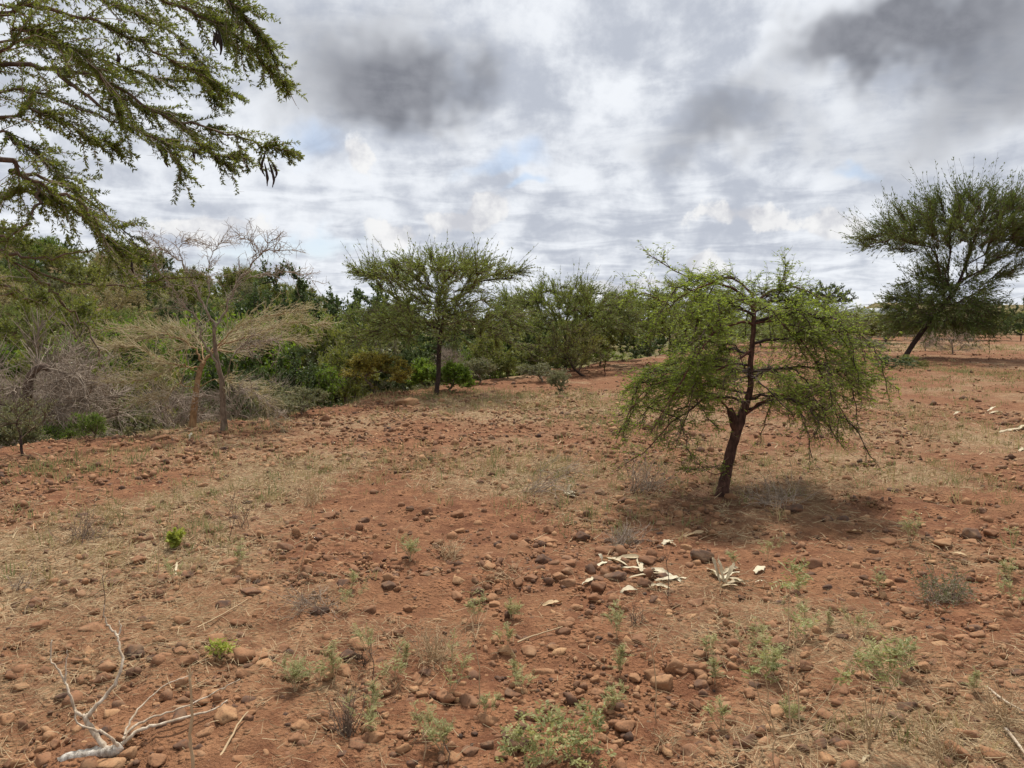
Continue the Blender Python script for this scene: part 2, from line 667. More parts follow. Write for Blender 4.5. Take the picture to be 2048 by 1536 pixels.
def plain_mat(name, c1, c2, rough=0.85, scale=20.0, transl=0.0):
    m, t, out = new_mat(name)
    tint = t.attr('tint')
    pos = t.new('ShaderNodeNewGeometry').outputs['Position']
    n = t.noise(pos, scale, 4, 0.6)
    f = t.math('ADD', t.math('MULTIPLY', tint, 0.6), t.math('MULTIPLY', n, 0.4))
    col = t.mix(t.smooth(f, 0.15, 0.85), c1, c2)
    b = t.new('ShaderNodeBsdfPrincipled')
    t.l.new(col, b.inputs['Base Color'])
    b.inputs['Roughness'].default_value = rough
    b.inputs['Specular IOR Level'].default_value = 0.2
    if transl:
        tr = t.new('ShaderNodeBsdfTranslucent')
        t.l.new(col, tr.inputs[0])
        mx = t.new('ShaderNodeMixShader')
        mx.inputs[0].default_value = transl
        t.l.new(b.outputs[0], mx.inputs[1])
        t.l.new(tr.outputs[0], mx.inputs[2])
        t.l.new(mx.outputs[0], out.inputs[0])
    else:
        t.l.new(b.outputs[0], out.inputs[0])
    return m


M = {}
M['ground'] = ground_mat()
M['stone'] = stone_mat('weathered_stone')
M['leaf_acacia'] = foliage_mat('acacia_leaf', (0.102, 0.145, 0.025), (0.189, 0.252, 0.041), (0.300, 0.373, 0.063), 0.48)
M['leaf_near'] = foliage_mat('overhang_leaf', (0.068, 0.095, 0.023), (0.125, 0.160, 0.033), (0.225, 0.255, 0.047), 0.42)
M['leaf_thorn'] = foliage_mat('thorn_leaf', (0.098, 0.135, 0.032), (0.171, 0.216, 0.050), (0.259, 0.308, 0.075), 0.30)
M['leaf_thorn_shaded'] = foliage_mat('shaded_thorn_leaf', (0.056, 0.084, 0.021), (0.099, 0.137, 0.032), (0.159, 0.199, 0.047), 0.24)  # darkened thorn leaf: the leaning acacia's backlit shade is put into the colour
M['leaf_dark'] = foliage_mat('evergreen_leaf', (0.047, 0.074, 0.022), (0.077, 0.114, 0.035), (0.126, 0.173, 0.052), 0.22, 0.5)
M['leaf_olive'] = foliage_mat('olive_leaf', (0.095, 0.117, 0.025), (0.165, 0.191, 0.040), (0.260, 0.269, 0.057), 0.30)
M['leaf_bright'] = foliage_mat('bright_leaf', (0.077, 0.131, 0.018), (0.133, 0.211, 0.027), (0.214, 0.305, 0.041), 0.40)
M['leaf_lime'] = foliage_mat('lime_leaf', (0.204, 0.242, 0.038), (0.323, 0.365, 0.064), (0.442, 0.468, 0.102), 0.40)
M['leaf_rust'] = foliage_mat('rusty_leaf', (0.154, 0.154, 0.030), (0.260, 0.234, 0.040), (0.396, 0.296, 0.053), 0.32)
M['leaf_grey'] = foliage_mat('grey_leaf', (0.100, 0.108, 0.055), (0.160, 0.168, 0.080), (0.24, 0.24, 0.115), 0.28)
M['leaf_herb'] = foliage_mat('herb_leaf', (0.165, 0.178, 0.072), (0.265, 0.275, 0.110), (0.375, 0.370, 0.155), 0.35)
M['leaf_straw'] = foliage_mat('straw_leaf', (0.184, 0.146, 0.066), (0.270, 0.221, 0.095), (0.356, 0.303, 0.146), 0.30)
M['bark_dark'] = bark_mat('dark_bark', (0.030, 0.020, 0.016), (0.085, 0.055, 0.042))
M['bark_brown'] = bark_mat('brown_bark', (0.085, 0.057, 0.042), (0.20, 0.14, 0.10))
M['bark_red'] = bark_mat('red_bark', (0.070, 0.028, 0.020), (0.15, 0.062, 0.042))
M['bark_orange'] = bark_mat('orange_bark', (0.20, 0.115, 0.055), (0.37, 0.235, 0.120), 22)
M['bark_grey'] = bark_mat('grey_bark', (0.17, 0.135, 0.100), (0.34, 0.275, 0.205), 35)
M['bark_pale'] = bark_mat('pale_bark', (0.33, 0.245, 0.165), (0.66, 0.56, 0.43), 45, 0.85, 0.5)
M['bark_white'] = bark_mat('bleached_bark', (0.26, 0.21, 0.16), (0.70, 0.64, 0.54), 60, 0.85, 0.8)
M['bark_tan'] = bark_mat('tan_bark', (0.115, 0.080, 0.055), (0.26, 0.195, 0.135), 30)
M['bark_umber'] = bark_mat('umber_bark', (0.045, 0.023, 0.017), (0.135, 0.070, 0.050), 38, 0.9, 0.8)
M['twig_grey'] = plain_mat('grey_twig', (0.20, 0.150, 0.110), (0.40, 0.32, 0.245))
M['twig_tan'] = plain_mat('tan_twig', (0.31, 0.205, 0.115), (0.56, 0.42, 0.25))
M['twig_dark'] = plain_mat('dark_twig', (0.085, 0.058, 0.042), (0.185, 0.130, 0.092))
M['twig_yellow'] = plain_mat('yellow_twig', (0.31, 0.245, 0.135), (0.54, 0.45, 0.28))
M['straw'] = plain_mat('dry_straw', (0.27, 0.185, 0.100), (0.56, 0.43, 0.255), 0.8, 9.0, 0.2)
M['grass_pale'] = plain_mat('pale_grass', (0.26, 0.205, 0.088), (0.47, 0.385, 0.185), 0.8, 3.0, 0.3)
M['grass_green'] = plain_mat('green_grass', (0.14, 0.16, 0.055), (0.27, 0.285, 0.115), 0.8, 3.0, 0.3)
M['husk'] = plain_mat('maize_husk', (0.46, 0.35, 0.20), (0.80, 0.72, 0.53), 0.6, 14.0, 0.25)
M['husk_tan'] = plain_mat('old_maize_husk', (0.42, 0.28, 0.15), (0.60, 0.44, 0.25), 0.7, 14.0, 0.2)
M['pod'] = plain_mat('seed_pod', (0.020, 0.013, 0.010), (0.055, 0.035, 0.025), 0.5, 40.0)
M['roof_white'] = plain_mat('greenhouse_plastic', (0.55, 0.57, 0.58), (0.74, 0.75, 0.75), 0.5, 0.2)
M['tank'] = plain_mat('black_tank', (0.03, 0.03, 0.032), (0.06, 0.06, 0.062), 0.5)

# ================================================================== GROUND
def spot_ellipse(px, py, rx, ry, amount):
    c = G(px, py)
    near, far = G(px, min(py + ry, 1700)), G(px, max(py - ry, 690))
    dist = c[1]
    return (c[0], c[1], rx / FPX * dist, max(0.15, abs(far[1] - near[1]) / 2), amount)


STRAW_SPOTS = [spot_ellipse(*a) for a in (
    (180, 1150, 330, 90, 0.55), (40, 1100, 160, 60, 0.4), (330, 1020, 150, 50, 0.25), (850, 935, 330, 45, 0.5), (1080, 960, 140, 50, 0.4),
    (1120, 815, 330, 30, 0.45), (1900, 850, 160, 50, 0.45), (560, 980, 120, 60, 0.35), (1700, 900, 220, 60, 0.35), (1930, 690, 200, 20, 0.5),
    (240, 1330, 240, 60, 0.25), (1900, 1480, 220, 70, 0.35), (1600, 1500, 200, 50, 0.2), (520, 1420, 160, 60, 0.2), (1230, 900, 160, 60, 0.3),
    (680, 1200, 140, 50, 0.2), (870, 1260, 120, 60, 0.25), (1330, 960, 260, 60, 0.25),
    (40, 1010, 170, 40, -0.5), (800, 1010, 220, 28, -0.45), (770, 1160, 130, 50, -0.4), (1650, 1140, 300, 60, -0.5), (1780, 1240, 260, 60, -0.35),
    (1700, 1400, 120, 50, -0.3), (950, 1070, 260, 36, -0.35), (1450, 1180, 220, 60, -0.35), (1300, 1340, 200, 80, -0.3), (230, 1440, 160, 60, -0.25),
    (1950, 1010, 200, 40, -0.3), (1500, 1380, 200, 60, -0.3), (1900, 740, 130, 18, -0.3))]


def straw_cover(x, y):
    v = 0.32 + 0.70 * fbm(np.asarray(x) * 0.8, np.asarray(y) * 0.8, 4, 101)
    for cx, cy, rx, ry, a in STRAW_SPOTS:
        v = v + (0.62 if a > 0 else 0.35) * a * np.exp(-(((x - cx) / rx) ** 2 + ((y - cy) / ry) ** 2))
    return np.clip(v, 0, 1)


def make_ground():
    fine = np.radians(np.arange(-42, 42.01, 0.21))
    coarse = np.radians(np.arange(45, 316, 3.0))
    ang = np.concatenate([fine, coarse])
    rad = np.concatenate([np.geomspace(0.3, 2.0, 16)[:-1], np.geomspace(2.0, 40, 205)[:-1], np.geomspace(40, 3000, 80)])
    A, R = np.meshgrid(ang, rad)
    X, Y = R * np.sin(A), R * np.cos(A)
    Z = H(X, Y)
    # cloddy surface close to the camera
    near = 1 - sstep(8, 30, R)
    Z = Z + near * (0.030 * fbm(X * 7, Y * 7, 3, 131) + 0.016 * np.abs(fbm(X * 24, Y * 24, 2, 151)))
    V = np.stack([X, Y, Z], axis=-1)
    nr, na = X.shape
    idx = np.arange(nr * na).reshape(nr, na)
    nx = np.roll(idx, -1, axis=1)
    q = np.stack([idx[:-1], idx[1:], nx[1:], nx[:-1]], axis=-1).reshape(-1, 4)
    mb = MB()
    mb.add(V, quads=q)
    c = mb.n
    mb.add([[0, 0, float(H(0, 0))]])
    mb.t.append(np.array([[c, idx[0, k], idx[0, (k + 1) % na]] for k in range(na)]))
    mb.tt.append(np.full(na, 0.5))
    me = mb.mesh('ground', M['ground'])
    x, y = np.append(X.ravel(), 0), np.append(Y.ravel(), 0)
    d, s = edge_coords(x, y)
    green = np.clip(sstep(0.6, 3.0, d) * (0.75 + 0.5 * fbm(x * 0.12, y * 0.12, 3, 211)), 0, 1)
    far = sstep(70, 140, np.hypot(x, y))
    green = np.maximum(green, 0.75 * far)
    gully = sstep(0.3, 1.6, d) * (1 - sstep(7, 12, d))
    dark_soil = np.clip(gully * (0.55 + 0.8 * fbm(x * 0.5, y * 0.5, 3, 241)), 0, 1)
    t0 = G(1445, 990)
    dark_soil = np.maximum(dark_soil, 0.75 * np.exp(-(((x - t0[0]) / 1.1) ** 2 + ((y - t0[1] + 0.1) / 0.9) ** 2) * 1.2) * np.clip(0.7 + fbm(x * 2, y * 2, 3, 261), 0, 1))  # ground colour darker along the gully and around the umbrella acacia's foot
    for nm, arr in (('straw', straw_cover(x, y) * (1 - sstep(60, 160, np.hypot(x, y)))), ('green', green), ('dark_soil', dark_soil)):
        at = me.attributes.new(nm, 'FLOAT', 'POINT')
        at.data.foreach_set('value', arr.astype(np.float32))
    o = link('ground', me)
    tag(o, 'dry red stony soil falling into a scrubby gully on the left', 'ground', kind='structure')
    del o['category']
    return o


make_ground()


# ================================================================== STONES
def ico(sub):
    p = (1 + 5 ** 0.5) / 2
    v = [(-1, p, 0), (1, p, 0), (-1, -p, 0), (1, -p, 0), (0, -1, p), (0, 1, p), (0, -1, -p), (0, 1, -p), (p, 0, -1), (p, 0, 1), (-p, 0, -1), (-p, 0, 1)]
    f = [(0, 11, 5), (0, 5, 1), (0, 1, 7), (0, 7, 10), (0, 10, 11), (1, 5, 9), (5, 11, 4), (11, 10, 2), (10, 7, 6), (7, 1, 8),
         (3, 9, 4), (3, 4, 2), (3, 2, 6), (3, 6, 8), (3, 8, 9), (4, 9, 5), (2, 4, 11), (6, 2, 10), (8, 6, 7), (9, 8, 1)]
    v = [np.array(a) / np.linalg.norm(a) for a in v]
    for _ in range(sub):
        cache, nf = {}, []

        def mid(a, b):
            k = (min(a, b), max(a, b))
            if k not in cache:
                m = v[a] + v[b]
                v.append(m / np.linalg.norm(m))
                cache[k] = len(v) - 1
            return cache[k]
        for a, b, c in f:
            x, y, z = mid(a, b), mid(b, c), mid(c, a)
            nf += [(a, x, z), (b, y, x), (c, z, y), (x, y, z)]
        f = nf
    return np.array(v), np.array(f)


ICO = [ico(0), ico(1), ico(2)]


def rock_shape(level, sharp, seed):
    """unit rock: directions cut by random planes, softly blended"""
    r_ = np.random.default_rng(seed)
    v, f = ICO[level]
    box = np.array([(1, 0, 0), (-1, 0, 0), (0, 1, 0), (0, -1, 0), (0, 0, 1), (0, 0, -1)], float)
    N = unit(np.concatenate([box + r_.normal(0, .22, (6, 3)), r_.normal(0, 1, (4, 3))]))
    h = np.concatenate([r_.uniform(0.48, 0.74, 6), r_.uniform(0.66, 0.88, 4)])
    dot = v @ N.T
    dist = np.where(dot > 0.05, h / np.maximum(dot, 0.05), 9.0)
    k = sharp
    rad = (np.sum(dist ** -k, axis=1)) ** (-1 / k)
    rad = np.minimum(rad, 1.25)
    out = v * rad[:, None]
    out += r_.normal(0, 0.026, out.shape)
    out = out @ np.linalg.qr(r_.normal(0, 1, (3, 3)))[0]
    out /= np.abs(out).max(axis=0)
    return out, f


ROCK_BIG = [rock_shape(2, 40 + 30 * (i % 3), 300 + i) for i in range(14)]
ROCK_MID = [rock_shape(1, 40 + 30 * (i % 3), 400 + i) for i in range(16)]
ROCK_SML = [rock_shape(0, 16, 500 + i) for i in range(20)]
def tiny_rock(seed):
    r_ = np.random.default_rng(seed)
    v = np.array([(1, 0, 0), (-1, 0, 0), (0, 1, 0), (0, -1, 0), (0, 0, 1), (0, 0, -1)], float) + r_.normal(0, .28, (6, 3))
    v /= np.abs(v).max(axis=0)
    f = np.array([(0, 2, 4), (2, 1, 4), (1, 3, 4), (3, 0, 4), (2, 0, 5), (1, 2, 5), (3, 1, 5), (0, 3, 5)])
    return v, f


ROCK_TINY = [tiny_rock(700 + i) for i in range(24)]
ROCK_MESH = []
for i, (v_, f_) in enumerate(ROCK_BIG):
    ROCK_MESH.append(MB().add(v_, tris=f_, ttint=0.0).mesh('stone', M['stone'], False))

# prominent stones of the photograph: px, py, width in px, (height ratio), tone 0 dark .. 1 pale
HAND = '''415 1027 24 .9 .4|457 1164 34 .8 .5|499 1185 62 .4 .3|445 1211 38 .7 .1|363 1241 36 .8 .7|316 1279 36 .8 .7|429 1279 46 .7 .7|356 1302 36 .7 .6|328 1314 30 .7 .6|370 1321 46 .7 .6
520 1312 48 .5 .7|488 1349 38 1 .6|265 1304 48 .8 .05|150 1360 38 .6 .3|33 1349 50 .7 .5|10 1440 40 .9 .8|33 1412 30 .8 .6|119 1394 32 .7 .1|363 1401 32 .7 .3|256 1506 34 1.1 .8
216 1533 68 .5 .9|447 1433 62 .8 .9|408 1468 42 .8 .7|492 1429 38 .6 .7|597 1454 46 .7 .8|628 1436 30 .9 .5|656 1450 42 .5 .7|590 1478 42 .7 .6|483 1520 46 .6 .7|635 1488 28 .8 .3
311 1523 48 .6 .6|188 1223 24 .9 .5|75 1250 38 .8 .5|178 1258 64 .5 .6|223 1108 36 .7 .7|272 1119 40 .6 .5|614 1094 34 .9 .6|628 1115 28 .8 .5|658 1117 28 .8 .4|614 1140 28 .9 .4
448 1127 48 .5 .5|35 1103 26 .8 .6|167 1115 24 .8 .3|291 1249 32 .7 .8|246 1281 30 .8 .5|380 1270 26 .8 .7|475 1246 34 .6 .5|639 1223 42 .8 .05|1083 1120 40 .9 .15|1109 1126 28 .9 .4
1140 1127 38 .8 .5|1135 1143 32 .8 .4|1132 1164 42 .8 .5|1198 1174 36 .9 .4|1189 1195 36 .8 .5|1222 1190 24 .8 .6|1233 1153 52 .7 .1|1290 1166 42 .8 .3|1296 1122 42 .8 .4|1212 1101 46 .7 .5
1100 1059 26 1 .5|915 1026 32 .8 .5|852 1021 28 .9 .2|728 1040 28 .8 .15|775 1171 42 .6 .15|872 1136 24 .8 .2|900 1126 24 .8 .15|739 1218 30 1 .4|814 1215 26 1 .6|775 1267 24 1 .5
797 1265 24 1 .4|695 1311 50 .9 .05|1009 1302 38 .9 .95|1084 1344 60 .6 .7|1139 1249 30 .9 .6|1179 1258 36 .7 .7|1198 1277 20 .8 .02|1107 1295 24 .8 .8|1184 1312 24 .8 .6|1191 1358 24 1 .8
1159 1382 26 .9 .5|1198 1386 42 .5 .6|1327 1363 50 1 .8|1252 1454 52 .7 .6|1208 1478 32 1 .7|1226 1401 42 .7 .6|1236 1485 24 .9 .8|1037 1485 58 .8 .1|1125 1482 44 .5 .9|975 1489 32 .9 .1
744 1408 46 .9 .5|824 1527 28 .9 .05|845 1386 30 .7 .7|940 1344 26 .8 .8|1093 1080 62 .25 .7|1406 1112 50 .9 .1|1655 1038 34 .8 .1|1688 1038 34 .8 .08|1590 1017 52 .6 .1|1950 1068 44 .9 .12
1985 1066 30 .8 .5|1891 1087 46 .5 .8|1966 1119 26 .8 .6|1655 1174 24 .8 .1|1624 1148 26 .8 .1|1484 1195 20 .7 .02|1402 1309 40 .8 .6|1402 1335 40 .8 .6|1458 1298 24 .8 .6|1468 1317 24 .8 .7
1517 1307 28 1 .5|1612 1310 26 1 .8|1749 1274 42 .8 .7|1688 1274 28 .8 .08|1650 1279 30 .7 .6|1926 1275 40 .6 .7|1960 1269 34 .7 .6|1962 1283 24 .9 .7|1884 1260 30 .9 .4|1992 1255 28 .8 .8
1392 1410 32 .9 .4|1449 1415 44 .6 .5|1509 1370 38 .8 .08|1818 1413 60 .5 .06|1549 1405 38 .7 .4|1687 1499 34 .9 .4|1727 1352 36 .7 .8|1849 1333 42 .7 .8|1894 1342 32 .6 .6|1919 1330 28 .7 .6
1713 1434 26 .8 .7|1481 1441 28 .8 .6|1636 1450 18 .8 .4|1364 1344 32 .8 .6|2041 1129 34 .9 .6|2023 1132 34 .7 .7|1610 1108 26 .7 .5|1860 1000 30 .6 .7|1790 980 34 .4 .08|812 803 50 .6 .9
437 955 28 .7 .6|405 970 26 .6 .7|1270 1095 30 .6 .5|1180 1140 22 .8 .5|1155 1100 20 .8 .5|1730 1155 22 .8 .2|1960 1020 36 .6 .3|1200 985 26 .7 .15|1245 1000 22 .8 .1|920 1060 24 .6 .8'''
hand_stones = [tuple(float(a) for a in e.split()) for line in HAND.split('\n') for e in line.split('|')]

STONES = []           # (pos, size(3), rz, tone, screen size)
occ = []              # taken discs on the ground


def free_disc(x, y, r, slack=0.8):
    for (a, b, c) in occ:
        if (a - x) ** 2 + (b - y) ** 2 < ((c + r) * slack) ** 2:
            return False
    return True


for k, (px, py, w, hr, tone) in enumerate(hand_stones):
    g = G(px, py + 0.28 * w * hr)
    sx = 0.5 * w / FPX * g[1]
    sy = sx * (0.62 + 0.3 * ((k * 0.618) % 1))
    sz = sx * hr * 0.78
    STONES.append((np.array([g[0], g[1] + sy * 0.5, 0]), (sx, sy, sz), ((k * 0.77) % 1 - 0.5) * 0.7, tone, w))
    occ.append((g[0], g[1] + sy * 0.5, max(sx, sy)))


def wedge_points(n, r0, r1, half=40.0):
    a = np.radians(rng.uniform(-half, half, n))
    r = np.sqrt(rng.uniform(r0 * r0, r1 * r1, n))
    return r * np.sin(a), r * np.cos(a)


STONE_SPOTS = [spot_ellipse(*a) for a in ((120, 960, 190, 45, .6), (330, 905, 200, 30, .5), (1180, 1150, 150, 60, .5), (1850, 1010, 220, 50, .4), (1600, 1310, 300, 60, .5), (620, 1120, 120, 40, .4),
                                           (1150, 1290, 200, 70, .5), (560, 1440, 260, 70, .5), (300, 1280, 220, 60, .4), (1200, 1440, 260, 80, .4), (900, 840, 300, 25, .5), (1120, 900, 200, 30, .4),
                                           (40, 1340, 140, 70, .5), (1900, 1290, 180, 60, .4), (600, 870, 260, 25, .5))]


def stone_density(x, y):
    v = 0.55 + 1.6 * fbm(x * 1.3, y * 1.3, 4, 301)
    for cx, cy, rx, ry, a in STONE_SPOTS:
        v = v + a * np.exp(-(((x - cx) / rx) ** 2 + ((y - cy) / ry) ** 2))
    return np.clip(v, 0.08, 1)


# random mid-size stones compete for the remaining individual places
cand = []
for n, r0, r1, smin, smax in ((1500, 2.55, 5.2, 0.018, 0.055), (900, 5.2, 9.5, 0.03, 0.07), (420, 9.5, 20, 0.05, 0.12)):
    x, y = wedge_points(n, r0, r1)
    keep = rng.uniform(0, 1, n) < stone_density(x, y)
    x, y = x[keep], y[keep]
    d, _ = edge_coords(x, y)
    s = smin + (smax - smin) * rng.power(0.42, len(x))
    for i in range(len(x)):
        if d[i] < -0.3:
            cand.append((x[i], y[i], s[i]))
cand.sort(key=lambda c: -c[2] / c[1])
rest = []
for (x, y, s) in cand:
    px, py, dep = to_pix(np.array([x, y, 0.0]))
    w = 2 * s / y * FPX
    vis = 8 < px < 2040 and 690 < py < 1530
    if len(STONES) < 300 and vis and w > 10 and free_disc(x, y, s):
        STONES.append((np.array([x, y, 0]), (s, s * rng.uniform(0.6, 0.95), s * rng.uniform(0.4, 0.75)), rng.uniform(0, 6.28), rng.uniform(0.1, 0.95), w))
        occ.append((x, y, s))
    else:
        rest.append((x, y, s))

TONE_WORD = lambda t: 'blackish brown' if t < 0.12 else 'dark brown' if t < 0.35 else 'rust brown' if t < 0.65 else 'sandy orange'
ORD = ['nearest', 'second nearest', 'third nearest', 'fourth nearest', 'fifth nearest', 'sixth nearest', 'seventh nearest', 'eighth nearest', 'ninth nearest', 'tenth nearest',
       'eleventh nearest', 'twelfth nearest', 'thirteenth nearest', 'fourteenth nearest', 'fifteenth nearest', 'sixteenth nearest', 'seventeenth nearest', 'eighteenth nearest',
       'nineteenth nearest', 'twentieth nearest'] + ['%d%s nearest' % (k, {1: 'st', 2: 'nd', 3: 'rd'}.get(k % 10, 'th')) for k in range(21, 100)]
LANDMARKS = [('dead branch', 225, 1490), ('lime green bush', 350, 1085), ('yellow-green seedling', 440, 1300), ('pale upright stick', 383, 1500), ('large maize husk heap', 1275, 1150),
             ('spiky husk clump', 1450, 1155), ('umbrella acacia trunk', 1445, 990), ('pale green herb clump', 1090, 1490), ('tan dry bush', 870, 1280), ('low forked dry twigs', 1010, 1160),
             ('bare grey thorn tree', 447, 860), ('tall sparse herb', 1550, 1510), ('grey-green dry bush', 1880, 1185), ('pale boulder', 812, 803), ('single husk by the acacia', 1140, 990),
             ('right edge husk strip', 2030, 862), ('grey twig bush', 640, 1195), ('leafy stem cluster', 1740, 1490), ('left dry bush', 165, 1085), ('flat maize husk', 1708, 1068)]
LMP = [(n, G(px, py)) for n, px, py in LANDMARKS]
rank = {}
stone_label = [None] * len(STONES)
order = []
for k, s in enumerate(STONES):
    ds = [np.hypot(s[0][0] - g[0], s[0][1] - g[1]) for _, g in LMP]
    j = int(np.argmin(ds))
    g = LMP[j][1]
    ax, ay = s[0][0] - g[0], s[0][1] - g[1]
    side = ('right of' if ax > 0 else 'left of') if abs(ax) > abs(ay) else ('behind' if ay > 0 else 'in front of')
    order.append((ds[j], k, j, side))
for dd, k, j, side in sorted(order):
    key = (j, side)
    rank[key] = rank.get(key, -1) + 1
    pos, size, rz, tone, w = STONES[k]
    shape = 'flat' if size[2] / size[0] < 0.42 else 'rounded' if k % 3 else 'angular'
    big = 'large' if w > 42 else 'small' if w < 26 else 'mid-sized'
    stone_label[k] = '%s %s %s stone %s the %s, %s' % (big, shape, TONE_WORD(tone), side, LMP[j][0], ORD[rank[key]])
for k, (pos, size, rz, tone, w) in enumerate(STONES):
    ang = 1 + 3 * int(rng.integers(0, 4)) if k % 3 else 2 + 3 * int(rng.integers(0, 4))
    boulder = k < len(hand_stones) and hand_stones[k][0] == 812
    o = link('boulder' if boulder else 'stone', ROCK_MESH[ang % len(ROCK_MESH)])
    if boulder:
        stone_label[k] = 'pale low boulder at the field edge, below the yellow-green bush'
    o.location = (pos[0], pos[1], float(H(pos[0], pos[1])) + size[2] * (0.40 if k < len(hand_stones) else rng.uniform(0.0, 0.4)))
    o.scale = size
    o.rotation_euler = (rng.uniform(-0.12, 0.12), rng.uniform(-0.12, 0.12), rz)
    tag(o, stone_label[k], 'stone', 'loose stones on the red soil')
    o.color = (float(tone), 0, 0, 1)


def stone_stuff():
    mb = MB()

    def scatter(x, y, s, shapes, tint=None):
        n = len(x)
        z = H(x, y)
        var = rng.integers(0, len(shapes), n)
        rot = rng.uniform(0, 6.283, n)
        fl = rng.uniform(0.35, 0.95, n)
        el = rng.uniform(0.5, 1.0, n)
        tl = rng.normal(0, 0.3, n)
        for v in range(len(shapes)):
            m = var == v
            k = int(m.sum())
            if not k:
                continue
            sv, sf = shapes[v]
            L = sv[None] * np.stack([s[m], s[m] * el[m], s[m] * fl[m]], axis=-1)[:, None, :]
            c, sn = np.cos(rot[m])[:, None], np.sin(rot[m])[:, None]
            ct, st = np.cos(tl[m])[:, None], np.sin(tl[m])[:, None]
            L = np.stack([L[..., 0] * ct - L[..., 2] * st, L[..., 1], L[..., 0] * st + L[..., 2] * ct], axis=-1)
            W = np.stack([L[..., 0] * c - L[..., 1] * sn, L[..., 0] * sn + L[..., 1] * c, L[..., 2]], axis=-1)
            W += np.stack([x[m], y[m], z[m] + s[m] * fl[m] * rng.uniform(-0.25, 0.55, k)], axis=-1)[:, None, :]
            F = sf[None] + (np.arange(k) * len(sv))[:, None, None]
            mb.add(W, tris=F, ttint=np.repeat(np.clip(rng.normal(0.5, 0.24, k), 0, 1), len(sf)))

    r = np.array(rest)
    nr = r[:, 1] < 5.5
    scatter(r[nr, 0], r[nr, 1], r[nr, 2] * 0.9, ROCK_MID)
    scatter(r[~nr, 0], r[~nr, 1], r[~nr, 2] * 0.9, ROCK_SML)
    for n, r0, r1, smin, smax, shapes in ((9000, 2.4, 4.5, 0.003, 0.012, ROCK_TINY), (6000, 2.4, 5.0, 0.007, 0.020, ROCK_SML), (1700, 2.4, 5.5, 0.012, 0.034, ROCK_MID), (17000, 4.5, 8.5, 0.007, 0.026, ROCK_TINY), (4200, 4.5, 8.5, 0.014, 0.042, ROCK_SML),
                                          (17000, 8.5, 16, 0.012, 0.05, ROCK_TINY), (9000, 8.5, 17, 0.022, 0.06, ROCK_TINY), (1200, 8.5, 16, 0.03, 0.075, ROCK_SML), (13000, 16, 45, 0.025, 0.09, ROCK_TINY)):
        half = 54.0 if r1 < 6 else 47.0
        n = int(n * (1.2 if shapes is not ROCK_MID else 1.0))
        x, y = wedge_points(n, r0, r1, half)
        d, _ = edge_coords(x, y)
        keep = (rng.uniform(0, 1, n) < stone_density(x, y) * 1.15) & (d < 0.6)
        x, y = x[keep], y[keep]
        s = smin + (smax - smin) * rng.power(0.36, len(x))
        scatter(x, y, s, shapes)
    o = mb.build('small_stones', M['stone'], None, False)
    o.color = (0, 0, 0, 1)
    tag(o, 'scatter of small reddish stones and clods over the soil', 'stones', kind='stuff')


stone_stuff()


# ================================================================== DRY GRASS AND LITTER
def blades(mb, x, y, z, L, W, lean, az, tint, curl=0.4):
    """two-segment grass blades (tris+quad)"""
    n = len(x)
    b = np.stack([x, y, z], axis=-1)
    d = np.stack([np.sin(lean) * np.cos(az), np.sin(lean) * np.sin(az), np.cos(lean)], axis=-1)
    side = np.stack([-np.sin(az), np.cos(az), np.zeros(n)], axis=-1)
    roll = rng.uniform(0, math.pi, n)[:, None]
    side = side * np.cos(roll) + np.cross(d, side) * np.sin(roll)
    d2 = unit(d + np.array([0, 0, -1.0]) * curl * rng.uniform(0.2, 1, n)[:, None] + rng.normal(0, 0.15, (n, 3)))
    L, W = L[:, None], W[:, None]
    m = b + d * L * 0.5
    e = m + d2 * L * 0.5
    V = np.stack([b - side * W, b + side * W, m + side * W * 0.8, m - side * W * 0.8, e], axis=1)
    i = np.arange(n)[:, None] * 5
    mb.add(V, quads=i + np.array([0, 1, 2, 3]), tris=i + np.array([3, 2, 4]), qtint=tint, ttint=tint)


def litter():
    mb = MB()
    for n, r0, r1, l0, l1, w in ((60000, 2.4, 5.0, 0.03, 0.13, 0.0010), (50000, 5.0, 9.0, 0.04, 0.15, 0.0018), (17000, 9.0, 16, 0.05, 0.16, 0.0036)):
        n = int(n * 1.15)
        x, y = wedge_points(n, r0, r1, 52.0 if r1 < 6 else 46.0)
        cov = straw_cover(x, y)
        d, _ = edge_coords(x, y)
        keep = (rng.uniform(0, 1, n) < np.clip(cov * 1.35 - 0.2, 0.03, 1)) & (d < 0.5)
        x, y = x[keep], y[keep]
        k = len(x)
        blades(mb, x, y, H(x, y) + 0.006 + rng.uniform(0, 0.012, k), rng.uniform(l0, l1, k), np.full(k, w) * rng.uniform(0.7, 1.6, k),
               rng.uniform(1.15, 1.56, k), rng.uniform(0, 6.283, k), rng.uniform(0, 1, k), 0.15)
    tag(mb.build('dry_straw_litter', M['straw']), 'flattened dry straw litter lying over the soil', 'straw', kind='stuff')


litter()

